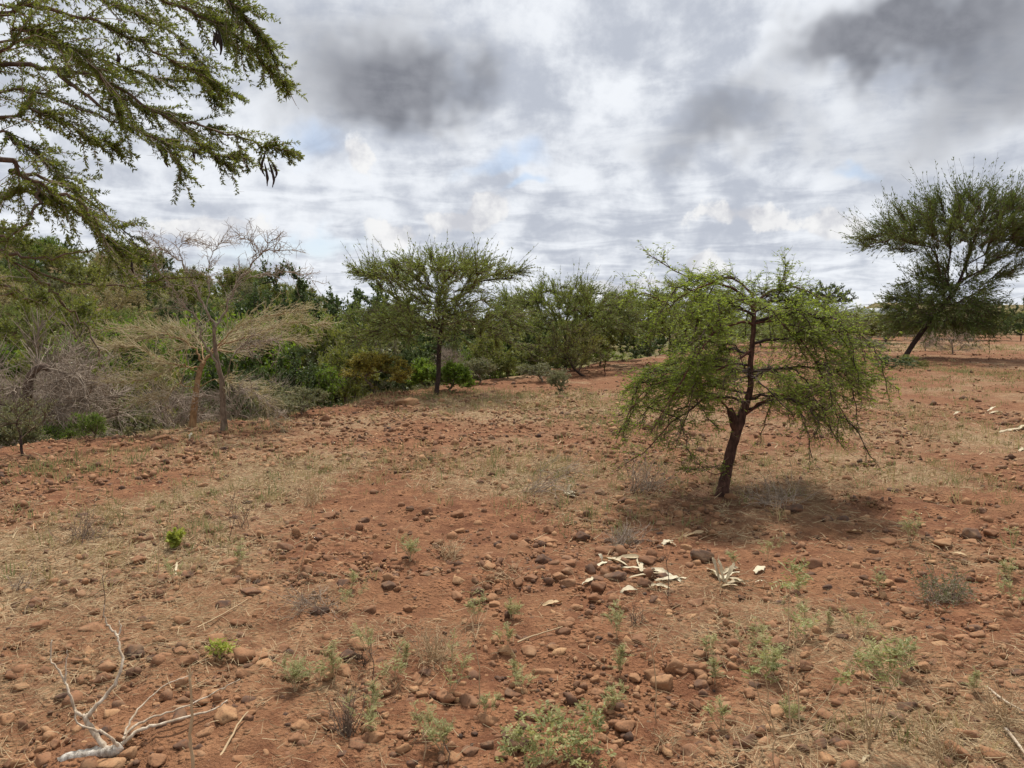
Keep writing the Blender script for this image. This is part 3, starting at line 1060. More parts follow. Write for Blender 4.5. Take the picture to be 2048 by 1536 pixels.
TUFT_SPOTS = [(850, 930, 320, 40, 1.0, 0.35), (1070, 950, 150, 60, 1.0, 0.6), (1120, 810, 330, 28, 0.7, 0.25), (1240, 855, 130, 40, 0.9, 0.75), (300, 1020, 120, 45, 1.0, 0.35),
              (560, 975, 130, 60, 0.8, 0.6), (1900, 850, 180, 60, 0.7, 0.2), (1930, 695, 230, 18, 0.8, 0.25), (1950, 960, 120, 60, 0.5, 0.5), (400, 1075, 80, 26, 0.7, 0.7),
              (1650, 930, 250, 60, 0.7, 0.3), (1380, 960, 200, 60, 0.8, 0.35), (100, 870, 160, 30, 0.9, 0.8), (80, 935, 90, 16, 0.5, 0.7), (180, 945, 70, 20, 0.5, 0.7),
              (1250, 1060, 120, 40, 0.7, 0.4), (200, 1130, 330, 70, 0.5, 0.05), (1850, 1470, 160, 60, 0.5, 0.1), (620, 800, 260, 20, 0.6, 0.3), (960, 790, 300, 14, 0.6, 0.5),
              (1650, 760, 200, 26, 0.9, 0.5), (1950, 745, 150, 30, 0.5, 0.3), (470, 845, 200, 14, 0.6, 0.4)]


def tufts():
    pale, green = MB(), MB()
    for px, py, rx, ry, dens, gf in TUFT_SPOTS:
        cx, cy, ax, ay, _ = spot_ellipse(px, py, rx, ry, 1)
        area = math.pi * ax * ay
        nt = int(min(620, 26 * area * dens + 30))
        x = cx + rng.normal(0, 0.55, nt) * ax
        y = cy + rng.normal(0, 0.55, nt) * ay
        d, _ = edge_coords(x, y)
        for mb, sel in ((green, rng.uniform(0, 1, nt) < gf), (pale, None)):
            if sel is None:
                sel = ~last
            last = sel
            xs, ys = x[sel], y[sel]
            if not len(xs):
                continue
            per = 9
            n = len(xs) * per
            spread = 0.012 + 0.0025 * cy
            X = np.repeat(xs, per) + rng.normal(0, spread, n)
            Y = np.repeat(ys, per) + rng.normal(0, spread, n)
            h = np.repeat(rng.uniform(0.05, 0.17, len(xs)), per) * rng.uniform(0.5, 1.1, n)
            blades(mb, X, Y, H(X, Y) - 0.005, h, np.full(n, 0.0007 + 0.00022 * cy) * rng.uniform(0.7, 1.4, n), np.abs(rng.normal(0.35, 0.3, n)), rng.uniform(0, 6.283, n),
                   np.clip(np.repeat(rng.uniform(0, 1, len(xs)), per) + rng.normal(0, 0.15, n), 0, 1), 0.5)
    tag(pale.build('dry_grass', M['grass_pale']), 'thin pale dry grass in patches across the field', 'grass', kind='stuff')
    tag(green.build('green_grass', M['grass_green']), 'sparse grey-green grass and weeds in patches across the field', 'grass', kind='stuff')


tufts()


# ================================================================== TREE GROWING
def grow(stem, targets, bias=0.35):
    """join target points to a stem, each to the closest node already in the tree; returns nodes, parents"""
    nodes = [np.asarray(p, float) for p in stem]
    parent = [-1] + list(range(len(stem) - 1))
    plen = [0.0]
    for i in range(1, len(stem)):
        plen.append(plen[-1] + np.linalg.norm(nodes[i] - nodes[i - 1]))
    top = nodes[-1]
    order = np.argsort(np.min(np.linalg.norm(targets[:, None, :] - np.array(nodes)[None], axis=-1), axis=1))
    cap = len(nodes) + 3 * len(targets) + 4
    A = np.zeros((cap, 3))
    Lp = np.zeros(cap)
    n = len(nodes)
    A[:n] = nodes
    Lp[:n] = plen
    first = max(1, n // 3)
    for k in order:
        p = targets[k]
        dist = np.linalg.norm(A[:n] - p, axis=1)
        cost = dist + bias * Lp[:n]
        cost[:first] += 9
        j = int(np.argmin(cost))
        dj = dist[j]
        segs = 1 + int(dj > 0.5) + int(dj > 1.0)
        a = A[j].copy()
        for s in range(1, segs + 1):
            q = a + (p - a) * s / segs
            if s < segs:
                q = q + rng.normal(0, 0.05 * dj, 3) + np.array([0, 0, 0.06 * dj])
            A[n] = q
            Lp[n] = Lp[j] + np.linalg.norm(q - A[j])
            parent.append(j)
            j = n
            n += 1
    return A[:n], np.array(parent)


def chains(nodes, parent, r_tip, expo, r_max):
    n = len(nodes)
    w = np.ones(n)
    kids = [[] for _ in range(n)]
    for i in range(n - 1, 0, -1):
        w[parent[i]] += w[i]
    for i in range(1, n):
        kids[parent[i]].append(i)
    rad = np.minimum(r_tip * w ** expo, r_max)
    out = []
    stack = [(0, None)]
    while stack:
        i, par = stack.pop()
        ch = [] if par is None else [par]
        while True:
            ch.append(i)
            if not kids[i]:
                break
            ks = sorted(kids[i], key=lambda q: -w[q])
            for q in ks[1:]:
                stack.append((q, i))
            i = ks[0]
        if len(ch) >= 2:
            r = rad[ch].copy()
            if par is not None:
                r[0] = r[1]
            out.append((nodes[ch], r))
    return out, rad, w


def wood(ch, sides_big=8, sides_small=4, thr=0.02, wob=0.01):
    """trunk mesh and branch mesh from chains"""
    trunk, br = MB(), MB()
    buckets = {}
    for k, (p, r) in enumerate(ch):
        n = 3 if len(p) < 4 else 6 if len(p) < 8 else 12
        if k == 0:
            n = 20
        q, rr = resample(p, r, n)
        if n > 2:
            q[1:-1] += rng.normal(0, wob, (n - 2, 3))
        big = k == 0 or rr.max() > thr
        buckets.setdefault((n, big), []).append((q, rr))
    for (n, big), lst in buckets.items():
        tubes(trunk if big else br, np.array([a for a, _ in lst]), np.array([b for _, b in lst]), sides_big if big else sides_small, rng.uniform(0, 1, len(lst)))
    return trunk, br


def twigs_on(ch, n, len_rng, spread=0.8, up=0.3, grav=0.0, rmax=0.02, npts=5, outward=None, centre=None, jit=0.12, tipbias=1.0):
    """n bending twigs starting from thin chains"""
    thin = [(p, r) for p, r in ch if r.min() < rmax]
    lens = np.array([np.linalg.norm(np.diff(p, axis=0), axis=1).sum() for p, _ in thin])
    pick = rng.choice(len(thin), n, p=lens / lens.sum())
    u = rng.uniform(0.12, 1, n) ** (1 / tipbias)
    base, tan = np.zeros((n, 3)), np.zeros((n, 3))
    for i in range(n):
        p, r = thin[pick[i]]
        t = u[i] * (len(p) - 1)
        j = min(int(t), len(p) - 2)
        f = t - j
        base[i] = p[j] * (1 - f) + p[j + 1] * f
        tan[i] = p[j + 1] - p[j]
    tan = unit(tan)
    d = tan + rand_unit(n) * spread + np.array([0, 0, up])
    if outward is not None:
        d = d + unit(base - centre) * outward
    return curves(base, d, rng.uniform(len_rng[0], len_rng[1], n), npts, grav, jit)


def leaf_up(C, per, L, W, flat=0.3, spread=0.9, lo=0.05, tintmid=None, pinnae=1):
    """leaves along twigs C -> arrays for leaves()"""
    T = len(C)
    u = rng.uniform(lo, 1.0, (T, per))
    p, t = along(C, u)
    p, t = p.reshape(-1, 3), t.reshape(-1, 3)
    if pinnae > 1:
        p, t = np.repeat(p, pinnae, axis=0), np.repeat(t, pinnae, axis=0)
    n = len(p)
    d = t * 0.6 + rand_unit(n) * spread
    return p, d, rng.uniform(L[0], L[1], n), rng.uniform(W[0], W[1], n)


def lens_points(n, c, rx, ry, lo, hi, pw=0.5, inner=0.0):
    """points in a crown: lo(rho), hi(rho) give the heights at relative radius rho"""
    a = rng.uniform(0, 6.2832, n)
    rho = inner + (1 - inner) * rng.uniform(0, 1, n) ** pw
    z = lo(rho) + (hi(rho) - lo(rho)) * rng.uniform(0, 1, n)
    return np.stack([c[0] + rx * rho * np.cos(a), c[1] + ry * rho * np.sin(a), c[2] + z], axis=-1)


def tint_clump(p, sc=1.4, amp=0.55, seed=3):
    """per-leaf tint with clumps (leaf age and species mixture)"""
    v = 0.5 + amp * (fbm(p[:, 0] * sc + p[:, 2], p[:, 1] * sc - p[:, 2] * 0.7, 2, seed)) + rng.normal(0, 0.16, len(p))
    return np.clip(v, 0, 1)


def parts(root, trunk, br, fol, bark, twigm, leafm, tw_name='branches'):
    if trunk is not None and trunk.v:
        trunk.build('trunk', bark, root)
    if br is not None and br.v:
        br.build(tw_name, twigm, root)
    if fol is not None and fol.v:
        f = fol.build('foliage', leafm, root, smooth=False)
        f['kind'] = 'stuff'
    return root


def copy_tree(src, name, label, cat, loc, rz, scale, group=None, mats=None):
    r = bpy.data.objects.new(name, None)
    r.empty_display_size = 0.2
    COL.objects.link(r)
    r.location = [float(a) for a in loc]
    r.rotation_euler = (0, 0, rz)
    r.scale = scale if not np.isscalar(scale) else (scale,) * 3
    tag(r, label, cat, group)
    for ch in src:
        nm, me, kind = ch
        c = bpy.data.objects.new(nm, me)
        COL.objects.link(c)
        c.parent = r
        if kind:
            c['kind'] = kind
    return r


# ------------------------------------------------------------------ 1  weeping umbrella acacia, centre right
def umbrella_acacia():
    b = G(1445, 992)
    Y0 = b[1]
    root = thing('umbrella_acacia', 'small weeping umbrella acacia with dark forked trunk, in the middle of the field', 'tree', b)

    def L(px, py, dy=0.0):
        return P(px, py, Y0 + dy) - b
    tr = MB()
    pts = [L(1441, 1004), L(1447, 972), L(1455, 930), L(1465, 890), L(1477, 852), L(1489, 815, .02), L(1500, 780, .03), L(1501, 730, .02), L(1504, 690), L(1507, 650), L(1509, 622)]
    main, mr = tube(tr, pts, [.074, .057, .052, .050, .052, .038, .028, .025, .024, .023, .021], 10, 4, 0.002, True, 0.07)
    tube(tr, [L(1474, 862), L(1468, 842, -.02), L(1462, 824, -.03), L(1459, 816, -.03)], [.05, .046, .036, .026], 8, 3, 0.001, True, 0.05)
    tr.build('trunk', M['bark_umber'], root)
    main_z = main[:, 2]
    top_z = main_z[-1]
    limbs = []

    def trunk_at(h):
        return np.array([np.interp(h, main_z, main[:, k]) for k in range(3)])
    # limbs read off the photograph
    fixed = [([L(1509, 622), L(1520, 600, .1), L(1560, 575, .2), L(1620, 585, .3), L(1680, 640, .35), L(1715, 720, .35)], .02),
             ([L(1509, 625), L(1495, 600, -.05), L(1450, 570, -.1), L(1400, 575, -.15), L(1340, 610, -.2), L(1290, 680, -.2)], .02),
             ([L(1509, 622), L(1500, 590, .1), L(1470, 555, .2), L(1420, 565, .3), L(1375, 553, .3), L(1330, 530, .3), L(1293, 508, .3)], .016),
             ([L(1507, 650), L(1480, 645, -.2), L(1430, 665, -.45), L(1380, 730, -.6), L(1340, 800, -.7), L(1300, 870, -.75)], .018),
             ([L(1507, 648), L(1540, 640, -.1), L(1570, 650, -.25), L(1620, 700, -.4), L(1660, 780, -.5), L(1700, 850, -.5)], .018),
             ([L(1503, 700), L(1450, 735, -.2), L(1400, 745, -.35), L(1330, 760, -.45), L(1270, 810, -.5), L(1235, 870, -.5)], .017),
             ([L(1462, 824), L(1430, 795, -.1), L(1390, 810, -.2), L(1340, 850, -.3), L(1290, 900, -.35), L(1255, 925, -.4)], .016),
             ([L(1490, 830), L(1530, 800, -.1), L(1580, 790, -.2), L(1640, 830, -.3), L(1690, 900, -.3)], .016),
             ([L(1509, 622), L(1530, 610, .05), L(1560, 580, .1), L(1570, 545, .1), L(1572, 528, .1)], .012),
             ([L(1340, 612, -.2), L(1300, 590, -.2), L(1265, 585, -.2)], .009),
             ([L(1470, 905), L(1440, 950, -.1), L(1400, 935, -.2), L(1370, 950, -.3)], .008)]
    for pts, r in fixed:
        limbs.append((np.array(pts), r * .7))
    def arc(st, az, reach, rise, end, bend):
        u = np.linspace(0, 1, 6)
        hor = .86 * reach * (1 - (1 - u) ** 1.35)
        z = st[2] + rise * np.sin(u * math.pi * .75) + end * u ** 2.0
        z = np.maximum(z, 0.34 + rng.uniform(0, .2))
        a = az + bend * u + rng.normal(0, .04, 6) * u
        return np.stack([st[0] + hor * np.cos(a), st[1] + hor * np.sin(a), z], axis=-1)
    mains = []
    for h0, az, reach, rise, end in ((top_z, .35, .95, .22, -.45), (top_z - .02, 1.3, 1.0, .25, -.4), (top_z - .03, 2.2, 1.05, .20, -.35), (top_z - .04, 3.6, .95, .24, -.5), (top_z - .1, 5.6, 1.0, .2, -.55),
                                     (top_z - .3, .0, 1.1, .14, -.45), (top_z - .4, 1.8, 1.1, .12, -.4), (top_z - .5, 2.9, 1.15, .12, -.3), (top_z - .55, 4.1, 1.05, .1, -.35), (1.15, 5.9, 1.15, .12, -.3),
                                     (1.05, 1.0, 1.1, .14, -.2), (.95, 3.3, 1.15, .16, -.3), (.9, 5.2, .95, .12, -.25), (.85, 2.4, 1.05, .15, -.25), (.8, .4, 1.1, .14, -.2)):
        p = arc(trunk_at(h0), az, reach, rise, end, rng.normal(0, .3))
        mains.append(p)
        limbs.append((p, rng.uniform(.011, .016)))
    pool = mains + [np.array(q) for q, _ in fixed[:8]]
    for i in range(104):
        src = pool[int(rng.integers(0, len(pool)))]
        p0, t0 = along(src[None], np.array([[rng.uniform(.12, .75)]]))
        p0, t0 = p0[0, 0], t0[0, 0]
        az = math.atan2(t0[1], t0[0]) + rng.choice([-1, 1]) * rng.uniform(.3, 1.1)
        limbs.append((arc(p0, az, rng.uniform(.25, .65), rng.uniform(.02, .16), rng.uniform(-.6, -.02), rng.normal(0, .4)), rng.uniform(.005, .008)))
    fol, tw = MB(), MB()
    allC = []
    for k, (pts, r) in enumerate(limbs):
        mb = MB()
        n = 13
        p, rr = resample(pts, np.linspace(r, 0.0035, len(pts)), n)
        p[1:-1] += rng.normal(0, 0.008, (n - 2, 3))
        tubes(mb, p[None], rr[None], 5)
        mb.build('branch', M['bark_red'] if k < 11 else M['bark_dark'], root)
        seg = np.linalg.norm(np.diff(p, axis=0), axis=1).sum()
        m = int(8 + 15 * seg) + (8 if k < 11 else 0)
        u = rng.uniform(0.10, 1.0, (1, m))
        bp, bt = along(p[None], u)
        bp, bt = bp[0], bt[0]
        side = np.cross(bt, np.array([0, 0, 1.0])) * rng.choice([-1, 1], m)[:, None]
        d = bt * 0.9 + side * rng.uniform(0.3, 1.0, m)[:, None] + rng.normal(0, 0.25, (m, 3)) + np.array([0, 0, 0.12])
        C = curves(bp, d, rng.uniform(0.08, 0.34, m) * (1.15 - 0.5 * u[0]), 6, -0.07, 0.20)
        allC.append(C)
        allC.append(resample(p, rr, 6)[0][None])
    C = np.concatenate(allC)
    C[..., 2] = np.maximum(C[..., 2], 0.30)
    cm = C.mean(axis=1)
    infront = (np.abs(cm[:, 0] - .27 - .314 * cm[:, 1]) < .12) & (cm[:, 1] < -.04) & (cm[:, 2] < top_z)
    C = C[~(infront & (rng.uniform(0, 1, len(C)) < .8))]
    tubes(tw, C[:, ::2], np.linspace(0.0030, 0.0012, 3)[None].repeat(len(C), 0), 3, rng.uniform(0, 1, len(C)))
    # second-order twiglets
    m = 3 * len(C)
    k = rng.integers(0, len(C), m)
    bp, bt = along(C[k], rng.uniform(0.2, 1, (m, 1)))
    C2 = curves(bp[:, 0], bt[:, 0] + rand_unit(m) * 0.8, rng.uniform(0.05, 0.17, m), 3, -0.06, 0.25)
    tubes(tw, C2[:, ::2], np.linspace(0.0018, 0.0008, 2)[None].repeat(m, 0), 3, rng.uniform(0, 1, m))
    for CC, per, rep in ((C, 10, 2), (C2, 5, 2)):
        p, d, l, w = leaf_up(CC, per, (0.018, 0.040), (0.0030, 0.0058), 0.4, 0.9, 0.1, None, rep)
        d[:, 2] *= 0.35
        zz = p[:, 2]
        dens = 0.30 + 0.70 * sstep(0.45, 1.15, zz)
        dens = np.where(zz > 1.35, 1.0, dens)
        front = np.exp(-((p[:, 0] - .27 - .314 * p[:, 1]) / .13) ** 2) * sstep(-.12, .12, -p[:, 1]) * (zz < top_z + .02)
        keep = rng.uniform(0, 1, len(p)) < dens * (0.78 + 0.2 * sstep(1.4, 1.7, zz) - 0.62 * front) * np.clip(1.0 + 1.5 * fbm(p[:, 0] * 3.2 + p[:, 2] * 2.1, p[:, 1] * 3.2 - p[:, 2] * 2.6, 2, 77), .35, 1.15)
        p, d, l, w = p[keep], d[keep], l[keep], w[keep]
        leaves(fol, p, d, l, w, tint_clump(p, 3.0, 0.6), 0.45)
    parts(root, None, tw, fol, None, M['twig_dark'], M['leaf_acacia'], 'twigs')


umbrella_acacia()


# ------------------------------------------------------------------ 2  overhanging acacia, trunk left of the frame
def overhanging_acacia():
    bx, by = -3.75, 2.3
    b = np.array([bx, by, float(H(bx, by))])
    root = thing('overhanging_acacia', 'large acacia leaning in from the left edge with drooping feathery branches and dark pods', 'tree', b)

    def L(px, py, Y):
        return P(px, py, Y) - b
    trunk = MB()
    tp, _ = tube(trunk, [(0.0, 0.0, -0.1), (-.03, .02, .5), (.05, .06, 1.1), (.2, .1, 1.7), (.45, .2, 2.3)], [.19, .15, .135, .12, .09], 12, 4, 0.004, True, 0.06)
    tube(trunk, [(.05, .06, 1.1), (.3, .25, 1.5), (.62, .5, 1.75)], [.10, .07, .055], 10, 4, 0.003, True, 0.05)
    trunk.build('trunk', M['bark_brown'], root)
    j1 = np.array([.45, .2, 2.3])
    j2 = np.array([.62, .5, 1.75])
    j0 = np.array([.2, .1, 1.7])
    limbs = [
        [j1, L(-90, 150, 2.9), L(0, 130, 3.0), L(110, 136, 3.05), L(220, 165, 3.1), L(320, 232, 3.15), L(400, 248, 3.2), L(470, 272, 3.2), L(530, 290, 3.2), L(576, 304, 3.2)],
        [j1, L(-80, 40, 2.9), L(60, 10, 2.95), L(170, 40, 3.0), L(270, 80, 3.05), L(350, 120, 3.05), L(410, 150, 3.1), L(440, 190, 3.1)],
        [j1, L(40, -120, 2.8), L(200, -60, 2.9), L(340, 5, 3.0), L(430, 45, 3.0), L(490, 85, 3.0), L(540, 140, 3.0), L(577, 174, 3.0)],
        [j1, L(200, -180, 2.8), L(380, -80, 2.9), L(450, -10, 2.95), L(490, 35, 2.95), L(545, 102, 2.95)],
        [j2, L(-50, 330, 2.9), L(40, 345, 2.95), L(100, 385, 3.0), L(160, 430, 3.05), L(220, 485, 3.1), L(258, 525, 3.1)],
        [L(20, 342, 2.95), L(90, 355, 3.1), L(150, 385, 3.15), L(210, 425, 3.2), L(255, 470, 3.2), L(285, 515, 3.2)],
        [j1, L(-60, 240, 2.8), L(50, 215, 2.85), L(130, 245, 2.9), L(190, 280, 2.9), L(235, 292, 2.9)],
        [L(110, 136, 3.05), L(170, 190, 3.0), L(240, 235, 3.0), L(290, 265, 3.0), L(335, 290, 3.0), L(358, 320, 3.0), L(362, 362, 3.0)],
        [L(75, 370, 3.0), L(72, 410, 2.95), L(55, 445, 2.9), L(25, 470, 2.9), L(-10, 490, 2.9)],
        [j0, L(-90, 470, 2.9), L(20, 515, 3.0), L(80, 548, 3.1), L(150, 565, 3.15), L(240, 572, 3.2), L(320, 560, 3.2), L(392, 556, 3.2)],
        [j0, L(-60, 570, 2.9), L(20, 590, 3.0), L(60, 600, 3.1), L(95, 602, 3.15)],
        [L(60, 540, 3.1), L(110, 590, 3.15), L(155, 635, 3.2), L(190, 690, 3.2), L(205, 735, 3.2)],
        [L(0, 500, 2.95), L(60, 515, 2.95), L(130, 508, 2.95), L(185, 500, 2.95)],
        [j1, L(-70, 90, 3.4), L(60, 80, 3.5), L(180, 110, 3.55), L(290, 150, 3.6), L(390, 160, 3.6), L(470, 190, 3.6)],
        [j1, L(-60, 10, 3.5), L(80, 70, 3.5), L(190, 150, 3.5), L(280, 210, 3.5), L(350, 240, 3.5), L(400, 290, 3.5), L(470, 345, 3.5)],
        [j1, L(-60, 190, 3.4), L(40, 175, 3.4), L(150, 215, 3.4), L(250, 250, 3.45), L(320, 280, 3.5), L(420, 305, 3.5), L(490, 318, 3.5)],
        [j1, L(-50, -30, 3.1), L(100, -30, 3.2), L(230, 10, 3.2), L(330, 60, 3.3), L(400, 120, 3.3), L(430, 215, 3.3)],
        [j2, L(-60, 280, 3.2), L(30, 285, 3.25), L(90, 320, 3.3), L(140, 370, 3.3), L(170, 430, 3.3)],
        [j2, L(-50, 400, 3.0), L(10, 395, 3.0), L(50, 380, 3.0), L(100, 400, 3.0)],
        [L(100, 385, 3.0), L(150, 400, 3.0), L(190, 440, 3.0), L(215, 500, 3.0), L(240, 545, 3.0)],
        [j1, L(120, -100, 3.3), L(280, -60, 3.4), L(390, 0, 3.45), L(440, 60, 3.45), L(500, 130, 3.5)],
        [j1, L(-70, 120, 2.7), L(30, 60, 2.7), L(130, 90, 2.75), L(200, 150, 2.75), L(240, 220, 2.75)]]
    fol, tw, bare = MB(), MB(), MB()
    allC, dens = [], []
    for k, pts in enumerate(limbs):
        mb = MB()
        pts = np.array(pts)
        n = 4 * len(pts)
        r0 = 0.015 if k < 5 else 0.009
        p, rr = resample(pts, np.interp(np.linspace(0, 1, len(pts)), [0, .3, 1], [r0, r0 * .5, .002]), n)
        p[1:-1] += rng.normal(0, 0.006, (n - 2, 3))
        tubes(mb, p[None], rr[None], 6)
        mb.build('branch', M['bark_brown'], root)
        seg = np.linalg.norm(np.diff(p, axis=0), axis=1).sum()
        sp = k in (8, 9, 10, 11, 12)
        m = int(seg * (7 if sp else 28))
        u = rng.uniform(0.14, 1.0, (1, m))
        bp, bt = along(p[None], u)
        bp, bt = bp[0], bt[0]
        side = np.cross(bt, rand_unit(m))
        d = bt + unit(side) * rng.uniform(0.25, 0.75, m)[:, None] + np.array([0.1, 0, -0.05])
        C = curves(bp, d, rng.uniform(0.10, 0.36, m) * (1.2 - 0.85 * u[0]) * (0.75 if sp else 1.0), 6, -0.08, 0.16)
        allC.append(C)
        dens.append(np.full(len(C), 0.8 if sp else 1.0))
        allC.append(resample(p[n // 4:], rr[n // 4:], 12)[0].reshape(2, 6, 3))
        dens.append(np.full(2, 1.0))
    C = np.concatenate(allC)
    dens = np.concatenate(dens)
    # bare thorny tips
    isbare = rng.uniform(0, 1, len(C)) < 0.10
    tubes(tw, C[:, ::2], np.linspace(0.0022, 0.0010, 3)[None].repeat(len(C), 0), 3, rng.uniform(0, 1, len(C)))
    lv = C[~isbare]
    dn = dens[~isbare]
    per = 34
    u = (np.arange(per)[None] + rng.uniform(0, 1, (len(lv), per))) / per
    p, t = along(lv, u)
    keep = rng.uniform(0, 1, (len(lv), per)) < dn[:, None] * 0.95
    p, t = p[keep], t[keep]
    # each leaf: a small fan of pinnae
    fan = 3
    n = len(p)
    out = unit(np.cross(t, rand_unit(n)))
    P3, D3 = [], []
    for j in range(fan):
        ax = unit(np.cross(t, out))
        D3.append(out * 0.9 + t * (0.55 + 0.25 * j) + ax * (j - 1) * 0.7 + rng.normal(0, 0.2, (n, 3)))
        P3.append(p)
    P3, D3 = np.concatenate(P3), np.concatenate(D3)
    leaves(fol, P3, D3, rng.uniform(0.010, 0.022, len(P3)), rng.uniform(0.0015, 0.0030, len(P3)), tint_clump(P3, 5.0, 0.7, 8), 0.2)
    # paired thorns
    m = 3500
    k = rng.integers(0, len(C), m)
    bp, bt = along(C[k], rng.uniform(0, 1, (m, 1)))
    th = curves(bp[:, 0], rand_unit(m) + bt[:, 0] * 0.2, rng.uniform(0.012, 0.035, m), 2)
    tubes(tw, th, np.array([[0.0009, 0.0002]]).repeat(m, 0), 3, rng.uniform(0.4, 1, m))
    parts(root, None, tw, fol, None, M['twig_grey'], M['leaf_near'], 'twigs')
    # pods, each one a part
    for (px, py, ln, Y, cv) in ((424, 58, 30, 3.0, .02), (431, 60, 46, 3.0, .02), (437, 55, 42, 3.0, -.02), (434, 50, 54, 3.0, .015), (313, 292, 20, 3.0, .02), (327, 292, 28, 3.0, .01),
                                (335, 296, 36, 3.0, -.01), (387, 292, 26, 3.2, .0), (532, 300, 50, 3.2, -.02), (529, 325, 45, 3.2, .01), (537, 322, 50, 3.2, .02), (543, 322, 32, 3.2, .02),
                                (233, 105, 18, 3.0, .01), (240, 108, 18, 3.0, -.01), (263, 520, 26, 3.1, 0)):
        s = ln / FPX * Y
        a = L(px, py, Y)
        pts = [a, a + np.array([cv * .6, 0, -.35 * s]), a + np.array([cv, 0, -.7 * s]), a + np.array([cv * .5, 0.01, -s])]
        mb = MB()
        tube(mb, pts, [.0012, .0052, .0056, .0015], 6, 4, 0.0006, True, 0.18)
        mb.build('seed_pod', M['pod'], root)


overhanging_acacia()


# ------------------------------------------------------------------ 3  flat-topped thorn trees behind
def thorn_tree(name, label, loc, stem, crowns, ntw, tw_len, leafm, bark='bark_dark', r_tip=0.0042, r_max=0.09, expo=0.40, per=12, leaf=(0.03, 0.055), lw=(0.006, 0.012), up=0.25,
               grav=0.0, spike=0, spread=0.7, twigm='twig_dark', cat='tree', outward=0.5, group=None, bias=0.35, flat=0.35, rmax=0.02, lspread=0.55):
    root = thing(name, label, cat, loc, group=group)
    T = np.concatenate([lens_points(*c) for c in crowns])
    stem = np.array(stem, float)
    nodes, par = grow(stem, T, bias)
    ch, rad, w = chains(nodes, par, r_tip, expo, r_max)
    trunk, br = wood(ch, 8, 3, 0.024, 0.012)
    cen = T.mean(axis=0) - np.array([0, 0, 0.6])
    C = twigs_on(ch, ntw, tw_len, spread, up, grav, rmax, 5, outward, cen)
    if spike:
        S = twigs_on(ch, spike, (tw_len[0] * 1.2, tw_len[1] * 1.7), 0.35, 1.3, 0.0, rmax, 5, 0.35, cen, 0.12, 3.0)
        zc = np.quantile(T[:, 2], 0.55)
        S = S[S[:, 0, 2] > zc]
        C = np.concatenate([C, S])
    C3 = C[:, ::4] if loc[1] > 20 else C[:, ::2]
    tubes(br, C3, np.linspace(0.0048, 0.0022, C3.shape[1])[None].repeat(len(C), 0) * (r_tip / 0.0042), 3, rng.uniform(0, 1, len(C)))
    fol = MB()
    p, d, l, w_ = leaf_up(C, per, leaf, lw, flat, lspread)
    leaves(fol, p, d, l, w_, tint_clump(p, 1.2, 0.6), flat)
    parts(root, trunk, br, fol, M[bark], M[twigm], M[leafm])
    return root


def flat(a, b=0.0):
    return lambda rho: a + b * rho


b3 = G(872, 790)
thorn_tree('flat_topped_acacia', 'flat-topped acacia standing alone with a straight dark trunk at the field edge', b3,
           [(0, 0, -.08), (.03, 0, .3), (.05, .02, .7), (.09, 0, 1.1), (.12, .02, 1.4), (.18, 0, 1.75), (.22, 0, 2.1)],
           [(170, (.06, 0, 0), 1.85, 1.6, lambda r: 2.10 + .42 * r, lambda r: 2.90 - .30 * r * r, 0.6), (30, (.05, 0, 0), .9, .9, flat(2.7), lambda r: 3.08 - .30 * r, 0.5), (60, (.05, 0, 0), 1.2, 1.1, flat(1.8), flat(2.3), .6),
            (210, (.02, 0, 0), 1.95, 1.7, lambda r: 1.45 - .45 * r * r, lambda r: 2.15 - .4 * r, 0.6)],
           4600, (.18, .52), 'leaf_thorn', r_max=.055, per=11, spike=260, up=-0.04, outward=0.62, spread=.55, lspread=.4, grav=-.03, leaf=(.04, .07), lw=(.006, .011))


def loc_at(px, Y):
    x = (px - 1024) / FPX * Y
    return np.array([x, Y, float(H(x, Y))])


def top_h(loc, py):
    return float(P(1024, py, loc[1])[2] - loc[2])


b4 = loc_at(1131, 25.0)
h4 = top_h(b4, 555)
thorn_tree('flat_topped_acacia', 'spreading dark acacia behind the leaning shrub, with spiky bare top twigs', b4,
           [(0, 0, -.1), (0, 0, h4 * .3), (.02, 0, h4 * .45), (.05, 0, h4 * .58)],
           [(150, (0.05, 0, 0), 2.2, 2.0, lambda r: h4 * (.60 + .06 * r), lambda r: h4 * (.93 - .20 * r * r), 0.6), (150, (0, 0, 0), 2.5, 2.1, lambda r: h4 * (.50 - .12 * r), lambda r: h4 * (.72 - .1 * r), 0.6)],
           4000, (.2, .6), 'leaf_thorn', r_max=.08, spike=500, per=9, up=0.08, spread=.5, lspread=.4, leaf=(.05, .09), lw=(.008, .015))

b5 = G(1340, 730)
thorn_tree('round_acacia', 'low acacia on a short dark stem just left of the umbrella acacia crown', b5,
           [(0, 0, -.08), (.0, 0, .45), (-.03, 0, .9), (-.05, 0, 1.3)],
           [(190, (-.1, 0, 0), 2.2, 1.9, lambda r: 1.15 - .25 * r, lambda r: 2.85 - .95 * r * r, 0.6)],
           4200, (.15, .48), 'leaf_thorn', r_max=.07, per=8, up=0.05, grav=-.05, leaf=(.05, .09), lw=(.009, .016))

